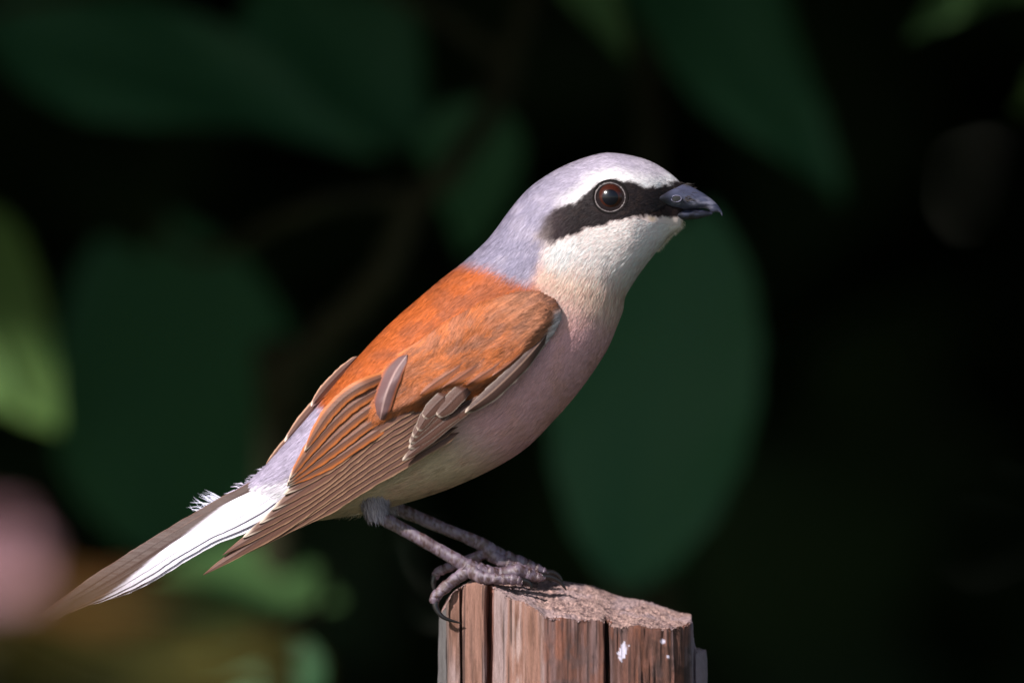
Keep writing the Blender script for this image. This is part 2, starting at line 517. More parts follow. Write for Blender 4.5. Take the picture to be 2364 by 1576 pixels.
# ------------------------------------------------------------------ leafy masses
def leaf_cloud(P, size, r):
    """one small folded leaf (6 verts, 4 faces) at each point, random attitude"""
    n = len(P)
    ez = r.normal(size=(n, 3)); ez[:, 2] = np.abs(ez[:, 2]) + 0.5; ez[:, 1] -= 0.5
    ez /= np.linalg.norm(ez, axis=1)[:, None]
    ex = r.normal(size=(n, 3)); ex -= ez * (ex * ez).sum(1)[:, None]; ex /= np.linalg.norm(ex, axis=1)[:, None]
    ey = np.cross(ez, ex)
    L = size * r.uniform(0.6, 1.3, n); w = L * r.uniform(0.3, 0.42, n)
    tpl = np.array([[0, 0, 0], [0.35, -1, 0.16], [0.4, 0, -0.02], [0.35, 1, 0.16], [0.72, -0.72, 0.06], [0.75, 0, -0.04], [0.72, 0.72, 0.06], [1, 0, -0.12]])
    v = P[:, None, :] + tpl[None, :, 0:1] * (L[:, None] * ex)[:, None, :] + tpl[None, :, 1:2] * (w[:, None] * ey)[:, None, :] + tpl[None, :, 2:3] * (L[:, None] * ez)[:, None, :]
    o = np.arange(n)[:, None, None] * 8
    q = (np.array([[1, 4, 5, 2], [2, 5, 6, 3]])[None] + o).reshape(-1, 4)
    t = (np.array([[0, 1, 2], [0, 2, 3], [4, 7, 5], [5, 7, 6]])[None] + o).reshape(-1, 3)
    return v.reshape(-1, 3), q, t


hr = np.random.default_rng(21)
hedge = empty('hedge', (0, 1.75, -0.03))
tag(hedge, 'dense dark hedge filling the shade behind the broad-leaved shrubs', 'hedge')
# leaves in twelve staggered layers, so that no gap goes right through
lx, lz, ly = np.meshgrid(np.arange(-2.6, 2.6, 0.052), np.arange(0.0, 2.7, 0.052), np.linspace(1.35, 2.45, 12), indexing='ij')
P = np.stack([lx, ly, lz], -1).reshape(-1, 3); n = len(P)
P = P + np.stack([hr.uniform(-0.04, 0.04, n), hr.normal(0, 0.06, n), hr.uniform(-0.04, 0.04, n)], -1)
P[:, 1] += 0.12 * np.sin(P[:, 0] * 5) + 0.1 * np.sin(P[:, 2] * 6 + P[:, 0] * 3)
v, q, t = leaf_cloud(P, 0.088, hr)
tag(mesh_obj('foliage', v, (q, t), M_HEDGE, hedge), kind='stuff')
for k in range(16):
    x = -2.4 + k * 0.32 + hr.normal(0, 0.05)
    pts = [(x, 1.78, -0.03), (x + hr.normal(0, 0.05), 1.78, 0.7), (x + hr.normal(0, 0.1), 1.74, 1.5), (x + hr.normal(0, 0.15), 1.75, 2.4)]
    stem(hedge, pts, 0.02, 0.006, M_BARK, n=24)

# unseen tree added for shade; its crown keeps the sun off everything behind the bird
tr = np.random.default_rng(8)
tree = empty('added_shade_tree', (-1.35, 2.6, -0.04))
tag(tree, 'unseen leafy tree added over the shrubs to keep them in shade', 'tree')
stem(tree, [(-1.35, 2.6, -0.04), (-1.32, 2.55, 0.8), (-1.25, 2.4, 1.7), (-1.1, 2.1, 2.6), (-0.95, 1.8, 3.6)], 0.13, 0.05, M_BARK, n=50, name='trunk', ns=16)
limbs = [[(-1.25, 2.4, 1.7), (-1.0, 1.7, 2.0), (-0.8, 0.9, 2.15), (-0.7, 0.2, 2.2)],
         [(-1.1, 2.1, 2.6), (-0.4, 1.5, 2.8), (0.3, 1.0, 2.7), (0.9, 0.7, 2.5)],
         [(-1.2, 2.3, 2.1), (-1.8, 1.5, 2.3), (-2.1, 0.6, 2.4)],
         [(-1.1, 2.1, 2.6), (-1.3, 1.2, 3.1), (-1.2, 0.2, 3.2)],
         [(-1.22, 2.35, 1.8), (-0.5, 1.6, 1.85), (0.0, 0.9, 1.8), (0.3, 0.45, 1.75)]]
for lb in limbs: stem(tree, lb, 0.04, 0.012, M_BARK, n=36, name='limb')
n = 170000
P = np.stack([tr.uniform(-3.2, 1.6, n), tr.uniform(-0.9, 2.8, n), tr.uniform(1.35, 4.3, n)], -1)
e = (P - np.array([-0.7, 1.1, 2.6])) / np.array([2.3, 1.95, 1.6])
keep = (e ** 2).sum(1) < 1 + 0.25 * (fbm(P[:, 0] * 2.2, P[:, 1] * 2.2 + P[:, 2]) - 0.5)
ts = np.array(TOSUN)


def shade_at(P, y):
    """where the shadow of each point falls on the upright plane at y"""
    k = (P[:, 1] - y) / ts[1]
    return P - ts[None] * k[:, None]


h0 = shade_at(P, 0.0)
keep &= h0[:, 2] > Z0 + 0.19
kv = (CAM_D + P[:, 1]) / CAM_D
keep &= ~((np.abs(P[:, 0]) < 0.26 * kv) & (P[:, 2] < Z0 + 0.075 * kv + 0.15))
GAPS = [(-260, 900, 0.52, 0.05), (360, 1480, 0.47, 0.035), (1445, 30, 0.44, 0.002), (2330, 20, 0.40, 0.022), (-60, 980, 0.52, 0.02)]  # holes carved in the crown to let sun onto chosen leaves
for gxp, gyp, gy, gr in GAPS:
    c = np.array(far(gxp, gyp, gy)); h = shade_at(P, gy)
    keep &= np.hypot(h[:, 0] - c[0], h[:, 2] - c[2]) > gr + 0.06
P = P[keep]
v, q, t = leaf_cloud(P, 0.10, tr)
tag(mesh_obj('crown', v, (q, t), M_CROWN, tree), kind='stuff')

# ------------------------------------------------------------------ blurred plant before the tail
fy = -0.85
fl = empty('flowering_weed', tuple(far(-60, 1500, fy).xy) + (0,))
tag(fl, 'out-of-focus weed with pink blossom, brown dry leaf and olive leaf before the tail', 'plant')
b0 = far(-60, 1500, fy)
stem(fl, [(b0.x, fy, 0.0), (b0.x - 0.02, fy + 0.01, 0.5), far(-180, 1900, fy), far(-70, 1560, fy), far(-40, 1420, fy)], 0.0022, 0.0012)
for k in range(7):
    a = math.radians(-20 + k * 38)
    c = far(-35, 1310, fy)
    tip = c + Vector((math.cos(a) * 0.010, -0.004 + 0.002 * (k % 3), math.sin(a) * 0.011))
    v, q = leaf_mesh('petal', (tip - c).length, 0.0042, 0.1, -0.1, 0.02, nu=9, nv=7, seed=k)
    mesh_obj('petal', v @ orient(c, tip, Vector((0, -1, 0.3))) + np.array(c), (q, None), M_PINK, fl)
put_leaf(fl, far(-140, 1400, fy), far(430, 1345, fy + 0.05), 125 * S * 0.8, M_DRY, normal=(-0.3, -0.8, 0.5), fold=0.2, curl=0.05, petiole_to=far(-90, 1600, fy), seed=21)
put_leaf(fl, far(-300, 1450, fy), far(720, 1530, fy + 0.06), 215 * S * 0.8, M_OLIVE, normal=(-0.2, -0.7, 0.65), fold=0.12, curl=0.04, petiole_to=far(-120, 1640, fy), seed=22)

# ------------------------------------------------------------------ wooden post
PC = np.array([(1017, 170), (1014, 60), (1030, 20), (1038, -30), (1042, -52), (1061, -62), (1065, -15), (1071, -64), (1118, -84), (1122, -78), (1124, -44), (1128, -42), (1147, -92), (1151, -103),
               (1200, -126), (1250, -150), (1258, -152), (1330, -150), (1393, -142), (1398, -60), (1408, -140), (1480, -128), (1555, -104), (1585, -66), (1596, -10), (1602, 30), (1606, 20), (1626, 60), (1632, 110),
               (1612, 170), (1520, 215), (1380, 235), (1230, 230), (1110, 215), (1040, 200)], float)
# cumulative length, resampled with the corners kept
seg = np.linalg.norm(np.roll(PC, -1, 0) - PC, axis=1)
pts = []
for i in range(len(PC)):
    m = max(1, int(seg[i] / 3.2)) if PC[i, 1] < 150 else max(1, int(seg[i] / 9))
    tt = np.arange(m)[:, None] / m
    pts.append(PC[i] * (1 - tt) + PC[(i + 1) % len(PC)] * tt)
CT = np.vstack(pts)
CT = np.where(CT[:, 1:2] > 140, 0.25 * np.roll(CT, 1, 0) + 0.5 * CT + 0.25 * np.roll(CT, -1, 0), CT)

FX = np.array([1010, 1036, 1045, 1070, 1090, 1142, 1182, 1226, 1257, 1327, 1385, 1413, 1471, 1529, 1584, 1596, 1600, 1604, 1640])
FYv = np.array([1428, 1385, 1368, 1350, 1343, 1354, 1378, 1396, 1421, 1425, 1430, 1444, 1443, 1450, 1442, 1432, 1440, 1500, 1503])
BX = np.array([1010, 1036, 1090, 1200, 1306, 1370, 1413, 1506, 1575, 1598, 1603, 1640])
BYv = np.array([1428, 1380, 1343, 1340, 1346, 1358, 1375, 1396, 1419, 1424, 1500, 1503])
DFX = np.array([1010, 1042, 1118, 1150, 1255, 1393, 1480, 1555, 1585, 1596, 1640])
DFY = np.array([20, -52, -84, -103, -151, -142, -128, -104, -66, -10, 60])


def post_top(x, d):
    f = np.interp(x, FX, FYv); b = np.interp(x, BX, BYv)
    d0 = np.interp(x, DFX, DFY)
    k = np.clip((d - d0) / np.maximum(150 - d0, 40), 0, 1)
    return f * (1 - k) + b * k


def post_rough(x, d):
    return (fbm(x / 26.0, d / 40.0) - 0.5) * 9 + (fbm(x / 5.0, d / 9.0, 3) - 0.5) * 7


def post_col(x, py, d, top):
    """wood colour: grey-brown weathered grain, darker knots, pale streaks"""
    arc = x + 0.55 * d
    gr = fbm(arc / 5.0, py / 160.0, 4); g2 = fbm(arc / 18.0 + 40, py / 260.0, 3); g3 = fbm(arc / 2.2, py / 70.0 + 30, 3)
    tan_ = lin(142, 105, 92); grey = lin(150, 128, 126); dark = lin(86, 58, 44); red = lin(138, 84, 62)
    c = mix(np.broadcast_to(tan_, (len(x), 3)), np.broadcast_to(grey, (len(x), 3)), sst(0.42, 0.68, g2))
    c = mix(c, dark, 0.6 * sst(0.58, 0.75, gr))
    c = mix(c, dark, 0.45 * sst(0.55, 0.8, g3))
    # right-hand faces redder and stained, their dimmer light put into the colour
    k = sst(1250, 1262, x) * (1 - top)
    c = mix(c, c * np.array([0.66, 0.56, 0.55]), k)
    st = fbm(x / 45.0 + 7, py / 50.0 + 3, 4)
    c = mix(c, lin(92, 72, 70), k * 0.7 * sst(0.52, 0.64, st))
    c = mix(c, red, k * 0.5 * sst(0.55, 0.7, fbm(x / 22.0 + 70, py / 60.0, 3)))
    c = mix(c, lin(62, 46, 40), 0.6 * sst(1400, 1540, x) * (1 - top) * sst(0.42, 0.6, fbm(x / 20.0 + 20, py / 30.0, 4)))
    # pale weathered streak on the lit face
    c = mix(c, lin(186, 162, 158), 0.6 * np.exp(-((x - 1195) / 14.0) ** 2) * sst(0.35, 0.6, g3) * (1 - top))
    c = mix(c, lin(150, 72, 34), (1 - top) * sst(1121, 1126, x) * sst(1149, 1144, x) * sst(-80, -50, d) * 0.8)
    # left flank darker and greyer
    c = mix(c, lin(96, 92, 92), sst(1040, 1030, x))
    c = mix(c, lin(48, 36, 34), 0.8 * (1 - top) * sst(0.62, 0.72, fbm(arc / 3.0 + 11, py / 240.0, 3)))
    c = mix(c, lin(168, 150, 160), 0.7 * sst(1588, 1600, x) * (1 - top))
    # end grain
    eg = mix(np.broadcast_to(lin(150, 122, 118), (len(x), 3)), lin(196, 160, 150), sst(0.4, 0.7, fbm(x / 4.0, d / 5.0, 3)))
    eg = mix(eg, lin(78, 60, 62), 0.7 * sst(0.5, 0.66, fbm(x / 9.0 + 5, d / 14.0 + 9, 4)))
    eg = mix(eg, lin(192, 158, 148), 0.6 * sst(0.52, 0.7, fbm(x / 16.0 + 15, d / 34.0 + 2, 3)))
    eg = mix(eg, lin(170, 150, 156), 0.4 * sst(0.45, 0.65, fbm(x / 60.0 + 1, d / 60.0 + 7, 3)))
    c = mix(c, eg, top)
    # white droppings
    dd = np.hypot((x - 1438 + (py - 1490) * 0.1) / 11.0, (py - 1500) / 22.0) + (fbm(x / 5.0, py / 8.0, 3) - 0.5) * 1.3
    wh = (1 - top) * sst(1.0, 0.75, dd)
    wh = np.maximum(wh, (1 - top) * sst(7, 3.5, np.hypot(x - 1529, py - 1478)))
    wh = np.maximum(wh, (1 - top) * sst(5, 2.5, np.hypot(x - 1541, py - 1513)))
    c = mix(c, lin(214, 206, 224), wh * (d < 60))
    return c


rows = np.concatenate([np.array([0, 2.0, 4.5, 8, 12]), np.linspace(16, 250, 110), np.geomspace(262, 13300, 40)])
nc = len(CT)
tp = post_top(CT[:, 0], CT[:, 1]) + post_rough(CT[:, 0], CT[:, 1])
nrm2 = np.roll(CT, -1, 0) - np.roll(CT, 1, 0)
nrm2 = np.stack([nrm2[:, 1], -nrm2[:, 0]], -1); nrm2 /= np.linalg.norm(nrm2, axis=1)[:, None] + 1e-9
pb = 788 + (Z0 + 0.04) / S                 # photo row of the buried foot
VV, CC = [], []
arcl = np.cumsum(np.r_[0, np.linalg.norm(np.diff(CT, axis=0), axis=1)])
for r_ in rows:
    py = np.minimum(tp + r_, pb)
    gro = (fbm(arcl / 4.0, py / 120.0, 4) - 0.5) * 9.0 + (fbm(arcl / 22.0 + 3, py / 200.0, 3) - 0.5) * 9 + (fbm(arcl / 1.7, py / 50.0, 2) - 0.5) * 2.5
    rnd = -3.5 * math.exp(-r_ / 3.0)
    off = (gro + rnd)[:, None] * nrm2
    flare = 1 + 0.00002 * r_
    xy = (CT - np.array([1320, 110])) * flare + np.array([1320, 110]) + off
    VV.append(np.stack([xy[:, 0], py, xy[:, 1]], -1))
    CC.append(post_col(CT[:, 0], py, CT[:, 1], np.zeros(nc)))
v = np.vstack(VV); c = np.vstack(CC); q = gridfaces(len(rows), nc, True)
# sawn, weathered top
gs = 2.6
xs = np.arange(1010, 1636, gs); ds = np.arange(-160, 396, gs)
XX, DD = np.meshgrid(xs, ds, indexing='ij')
ins = sdpoly(np.stack([XX.ravel(), DD.ravel()], -1), CT).reshape(XX.shape)
PYT = post_top(XX.ravel(), DD.ravel()).reshape(XX.shape) + post_rough(XX, DD) + rng.normal(0, 1.1, XX.shape) + 3.5 * np.exp(-np.clip(ins, 0, 50) / 4)
vt = np.stack([XX, PYT, DD], -1).reshape(-1, 3)
ok = ins > -1.2
qf = gridfaces(len(xs), len(ds))
qk = ok.ravel()[qf].all(1)
used = np.unique(qf[qk]); remap = -np.ones(len(vt), int); remap[used] = np.arange(len(used))
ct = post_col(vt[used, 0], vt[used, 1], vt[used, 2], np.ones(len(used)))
V2 = np.vstack([v, vt[used]]); C2 = np.vstack([c, ct]); Q2 = np.vstack([q, remap[qf[qk]] + len(v)])
M_WOOD = mat_vcol('weathered_wood', rough=0.75, spec=0.25, bump=0.7, bscale=1300.0, dist=0.0003)
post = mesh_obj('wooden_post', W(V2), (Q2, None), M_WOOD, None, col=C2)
tag(post, 'weathered split wooden post with slanted rough top under the bird', 'post')
# torn fibres along the rim of the top
nf = 420
ii = rng.integers(0, nc, nf * 3); ii = ii[CT[ii, 1] < 120][:nf]
base = np.stack([CT[ii, 0], tp[ii] + rng.uniform(0, 10, len(ii)), CT[ii, 1]], -1)
dirn = np.stack([nrm2[ii, 0] * rng.uniform(0, 0.5, len(ii)) + rng.normal(0, 0.25, len(ii)), -rng.uniform(0.2, 1, len(ii)), nrm2[ii, 1] * rng.uniform(0, 0.5, len(ii))], -1)
ln = rng.uniform(3, 9, len(ii))[:, None]
wv = np.stack([np.ones(len(ii)), np.zeros(len(ii)), rng.normal(0, 0.4, len(ii))], -1) * rng.uniform(0.5, 1.3, len(ii))[:, None]
vf = np.stack([base - wv, base + wv, base + dirn * ln], 1).reshape(-1, 3)
cf = np.repeat(post_col(base[:, 0], base[:, 1], base[:, 2], np.zeros(len(ii))) * rng.uniform(0.7, 1.4, (len(ii), 1)), 3, 0)
tag(mesh_obj('wood_fibres', W(vf), (None, np.arange(len(vf)).reshape(-1, 3)), M_WOOD, post, col=np.clip(cf, 0, 0.8)), kind='stuff')
# ================================================================== the bird
bird = empty('bird', tuple(W([1110, 1345, -92])))
cam_data.dof.focus_object = bird
tag(bird, 'shrike with grey crown, black eye mask and rufous back perched on the post', 'bird')

# body rings: top of the outline, bottom of the outline, half width (photo pixels), bill base -> tail base
RINGS = np.array([
    (1578, 428, 1577, 512, 12), (1563, 415, 1568, 527, 25), (1542, 397, 1548, 541, 40), (1496, 371, 1514, 580, 76), (1440, 357, 1480, 622, 102),
    (1384, 356, 1457, 655, 111), (1303, 384, 1440, 684, 117), (1229, 430, 1435, 716, 124), (1180, 483, 1424, 748, 134),
    (1132, 548, 1407, 793, 152), (1075, 602, 1383, 835, 166), (1014, 650, 1335, 903, 175), (962, 694, 1279, 967, 173),
    (918, 732, 1208, 1036, 168), (860, 789, 1120, 1088, 166), (800, 856, 1018, 1132, 152), (740, 930, 900, 1168, 132),
    (672, 1010, 806, 1188, 96), (618, 1071, 716, 1202, 58), (571, 1114, 640, 1212, 34), (522, 1146, 578, 1221, 18), (478, 1174, 520, 1236, 8)], float)
NR = len(RINGS)


def loft(u, th):
    r = crv_at(RINGS, u)
    T = r[..., 0:2]; B = r[..., 2:4]; w = r[..., 4]
    c, s_ = np.cos(th), np.sin(th)
    # slightly squared flanks
    k = 0.80
    cs = np.sign(c) * np.abs(c) ** k; ss = np.sign(s_) * np.abs(s_) ** k
    p = (T + B) / 2 + (T - B) / 2 * cs[..., None]
    return np.concatenate([p, (-w * ss)[..., None]], -1)


def loft_full(u, th):
    e = 1e-3
    p = loft(u, th)
    pu = (loft(u + e, th) - loft(u - e, th)) / (2 * e)
    pt = (loft(u, th + e) - loft(u, th - e)) / (2 * e)
    n = np.cross(pt, pu)
    n /= np.linalg.norm(n, axis=-1)[..., None] + 1e-9
    # outward
    r = crv_at(RINGS, u); c = np.concatenate([(r[..., 0:2] + r[..., 2:4]) / 2, np.zeros(r.shape[:-1] + (1,))], -1)
    sg = np.sign(((p - c) * n).sum(-1)); n *= np.where(sg == 0, 1, sg)[..., None]
    return p, pu, pt, n


def nworld(n):
    """direction in (px, py, depth) -> world direction"""
    return np.stack([n[..., 0], n[..., 2], -n[..., 1]], -1)


# ------------------------------------------------------------------ plumage map (real feather colours)
MASK = [(1600, 424), (1560, 424), (1542, 429), (1518, 434), (1486, 429), (1456, 421), (1421, 415), (1392, 418), (1371, 430), (1357, 448), (1341, 462), (1309, 470), (1287, 479),
        (1270, 492), (1252, 518), (1243, 541), (1260, 555), (1287, 553), (1320, 540), (1354, 527), (1395, 519), (1421, 509), (1448, 504), (1490, 500), (1520, 503), (1600, 500)]
GREY = [(1620, 430), (1542, 427), (1400, 440), (1300, 480), (1244, 540), (1262, 556), (1254, 590), (1247, 622), (1226, 650), (1190, 640), (1150, 618), (1100, 604), (1060, 598), (980, 560), (1100, 280), (1620, 280)]
RUF = [(980, 540), (1060, 596), (1100, 606), (1150, 622), (1190, 645), (1226, 656), (1262, 690), (1230, 760), (1010, 900), (870, 1010), (760, 990), (716, 962), (640, 900), (700, 760)]
C_GREY = lin(140, 133, 155); C_GREYL = lin(180, 169, 187); C_WHITE = lin(244, 236, 238)
C_RUF = lin(184, 92, 42); C_RUFD = lin(160, 84, 48)
C_PEACH = lin(250, 198, 178); C_PINK = lin(226, 172, 174); C_BELLY = lin(218, 194, 164); C_CREAM = lin(250, 226, 222)


def plumage(px, py, jit=True):
    p = np.stack([px, py], -1)
    if jit:
        p = p + np.stack([(fbm(px / 9.0, py / 9.0, 3) - 0.5) * 16, (fbm(px / 9.0 + 50, py / 9.0 + 9, 3) - 0.5) * 16], -1)
    x, y = p[:, 0], p[:, 1]
    n = len(x)
    c = np.broadcast_to(C_PINK, (n, 3)).copy()
    # throat and cheek
    chest = (y - 560) * 0.75 + (1400 - x) * 0.25
    c = mix(np.broadcast_to(C_CREAM, (n, 3)), C_PEACH, sst(20, 90, chest))
    c = mix(c, C_PINK, sst(80, 190, chest))
    c = mix(c, lin(255, 240, 238), 0.9 * np.exp(-(((x - 1300) / 45) ** 2 + ((y - 575) / 30) ** 2)))
    c = mix(c, lin(236, 220, 204), 0.5 * sst(60, 10, np.hypot(x - 1560, y - 530)))
    # belly and vent
    bl = (1250 - x) * 0.6 + (y - 900) * 0.8
    c = mix(c, C_BELLY, sst(110, 260, bl))
    # warm flecks on the flank
    c = mix(c, lin(214, 160, 140), 0.35 * sst(0.55, 0.7, fbm(x / 30.0, y / 34.0, 3)) * sst(700, 760, y))
    # back
    ruf = mix(np.broadcast_to(C_RUF, (n, 3)), C_RUFD, sst(0.4, 0.65, fbm(x / 40.0 + 3, y / 30.0, 3)))
    k = sst(-32, 2, sdpoly(p, RUF))
    c = mix(c, ruf, k)
    # rump and upper tail coverts, back side only
    rump = sst(-12, 14, (770 - x) * 0.75 + (y - 948) * 0.66) * sst(14, -12, (y - 1150) + (x - 600) * 0.62)
    c = mix(c, lin(176, 164, 188), rump)
    c = mix(c, lin(226, 218, 230), sst(735, 695, x) * sst(-6, 10, (y - 1105) + (x - 640) * 0.2) * sst(1190, 1170, y))
    # grey cap and nape
    g_ = sst(-18, 16, sdpoly(p, GREY))
    gc = mix(np.broadcast_to(C_GREY, (n, 3)), C_GREYL, sst(1180, 1420, x) * 0.9)
    gc = mix(gc, C_GREYL, 0.5 * sst(0.5, 0.7, fbm(x / 30.0 + 9, y / 18.0, 3)))
    c = mix(c, gc, g_)
    # white brow, forehead
    sm = sdpoly(p, MASK)
    br = sst(-40, -6, sm) * sst(1270, 1340, x) * sst(500, 470, y)
    c = mix(c, C_WHITE, 0.95 * br)
    c = mix(c, lin(236, 222, 230), 0.45 * sst(1440, 1540, x) * sst(430, 400, y))
    # black mask, a little browner behind the eye
    bk = mix(np.broadcast_to(lin(34, 26, 28), (n, 3)), lin(58, 44, 48), sst(1340, 1270, x))
    bk = mix(bk, lin(52, 38, 34), 0.6 * sst(0.5, 0.7, fbm(x / 8.0, y / 7.0, 3)))
    fade = 4 + 9 * sst(1310, 1250, x)
    c = mix(c, bk, sst(-1, 1, sm / fade) * (1 - 0.25 * sst(1290, 1245, x)))
    # yellowish gape
    c = mix(c, lin(200, 168, 100), 0.5 * sst(8, 3, np.hypot((x - 1506) / 1.3, (y - 508))))
    return c


# body mesh
nu, nt_ = 230, 120
UU, TT = np.meshgrid(np.linspace(0.0, NR - 1, nu), np.linspace(0, 2 * np.pi, nt_, endpoint=False), indexing='ij')
Pb = loft(UU, TT)
body_v = Pb.reshape(-1, 3)
ends = np.array([Pb[0].mean(0), Pb[-1].mean(0)])
bt = [[nu * nt_, (j + 1) % nt_, j] for j in range(nt_)] + [[nu * nt_ + 1, (nu - 1) * nt_ + j, (nu - 1) * nt_ + (j + 1) % nt_] for j in range(nt_)]
body_all = np.vstack([body_v, ends])
bc = plumage(body_all[:, 0], body_all[:, 1])
body = mesh_obj('body', W(body_all), (gridfaces(nu, nt_, True)[:, ::-1], np.array(bt)), M_SKIN, bird, col=bc * 0.85)

# ------------------------------------------------------------------ depth maps (near side)
GS = 4.0
gx0, gy0 = 300.0, 300.0
nxg, nyg = 345, 265
Db = np.zeros((nxg, nyg))
uu = np.linspace(0, NR - 1, 2600)[:, None]; tt = np.linspace(0.001, np.pi - 0.001, 700)[None, :]
pp = loft(uu + 0 * tt, tt + 0 * uu).reshape(-1, 3)
ix = np.clip(((pp[:, 0] - gx0) / GS).round().astype(int), 0, nxg - 1); iy = np.clip(((pp[:, 1] - gy0) / GS).round().astype(int), 0, nyg - 1)
np.minimum.at(Db, (ix, iy), pp[:, 2])


def blur(a, k):
    for _ in range(k):
        a = (np.roll(a, 1, 0) + np.roll(a, -1, 0) + 2 * a) / 4
        a = (np.roll(a, 1, 1) + np.roll(a, -1, 1) + 2 * a) / 4
    return a


Db = blur(Db, 2)
gxs = gx0 + np.arange(nxg) * GS; gys = gy0 + np.arange(nyg) * GS
GXX, GYY = np.meshgrid(gxs, gys, indexing='ij')
WA = np.array([1285.0, 730.0]); Wd_ = np.array([-0.809, 0.588]); Wn_ = np.array([-0.588, -0.809])
s_ = (GXX - WA[0]) * Wd_[0] + (GYY - WA[1]) * Wd_[1]
t_ = (GXX - WA[0]) * Wn_[0] + (GYY - WA[1]) * Wn_[1]
bs = np.interp(s_, [-60, 0, 100, 250, 450, 600, 750, 900, 1050], [-128, -150, -178, -196, -190, -166, -126, -86, -52])
roll = np.sqrt(np.clip(1 - (np.clip(t_ - 120, 0, None) / 250) ** 2, 0.0, 1))
Dw = np.minimum(bs * roll, Db - 10)
Dw = blur(Dw, 3)
# covert area of the closed wing
PW = [(1246, 676), (1279, 692), (1293, 716), (1293, 738), (1280, 764), (1250, 806), (1218, 838), (1160, 886), (1118, 906), (1062, 908), (1030, 915), (985, 940), (945, 958), (905, 978), (880, 982), (858, 962),
      (850, 925), (880, 870), (950, 800), (1030, 745), (1110, 700), (1190, 676)]
sdw = sdpoly(np.stack([GXX.ravel(), GYY.ravel()], -1), PW).reshape(GXX.shape)
lowedge = sst(30, 90, t_ * 0 + sdw)
lift = 25 * sst(-2, 30, sdw) * np.clip(1.15 - t_ / 330, 0.25, 1) + 6 * sst(-12, 0, sdw)
lump = (fbm(GXX / 46.0, GYY / 40.0, 3) - 0.5) * 9 * sst(0, 40, sdw)
Dp = blur(Dw - lift - lump, 1)


def samp(D, x, y):
    fx = np.clip((np.asarray(x) - gx0) / GS, 0, nxg - 1.001); fy = np.clip((np.asarray(y) - gy0) / GS, 0, nyg - 1.001)
    i = fx.astype(int); j = fy.astype(int); a = fx - i; b = fy - j
    return (D[i, j] * (1 - a) + D[i + 1, j] * a) * (1 - b) + (D[i, j + 1] * (1 - a) + D[i + 1, j + 1] * a) * b


def samp_n(D, x, y, e=6.0):
    dx = (samp(D, x + e, y) - samp(D, x - e, y)) / (2 * e); dy = (samp(D, x, y + e) - samp(D, x, y - e)) / (2 * e)
    n = np.stack([dx, dy, -np.ones_like(dx)], -1)
    return n / np.linalg.norm(n, axis=-1)[:, None]


# ------------------------------------------------------------------ strands
def ribbons(pts, wid, wdir, col, nrm):
    """pts (n,3,3) root/mid/tip in px units, wid (n,), wdir (n,3), col (n,3,3), nrm (n,3,3)"""
    n = len(pts)
    a = pts[:, 0] - wdir * wid[:, None] * 0.5; b = pts[:, 0] + wdir * wid[:, None] * 0.5
    c = pts[:, 1] - wdir * wid[:, None] * 0.42; d = pts[:, 1] + wdir * wid[:, None] * 0.42
    v = np.stack([a, b, c, d, pts[:, 2]], 1).reshape(-1, 3)
    o = np.arange(n)[:, None] * 5
    q = np.array([0, 1, 3, 2])[None] + o; t = np.array([2, 3, 4])[None] + o
    cc = col[:, [0, 0, 1, 1, 2]].reshape(-1, 3); nn = nrm[:, [0, 0, 1, 1, 2]].reshape(-1, 3)
    return v, q, t, cc, nn


def strand_obj(name, parts, parent):
    V, Q, T, C, NN = [], [], [], [], []; o = 0
    for v, q, t, c, n in parts:
        V.append(v); Q.append(q + o); T.append(t + o); C.append(c); NN.append(n); o += len(v)
    nw = nworld(np.vstack(NN)); nw /= np.linalg.norm(nw, axis=1)[:, None] + 1e-9
    ob = mesh_obj(name, W(np.vstack(V)), (np.vstack(Q), np.vstack(T)), M_STRAND, parent, col=np.clip(np.vstack(C), 0.003, 0.88), nrm=nw)
    return tag(ob, kind='stuff')


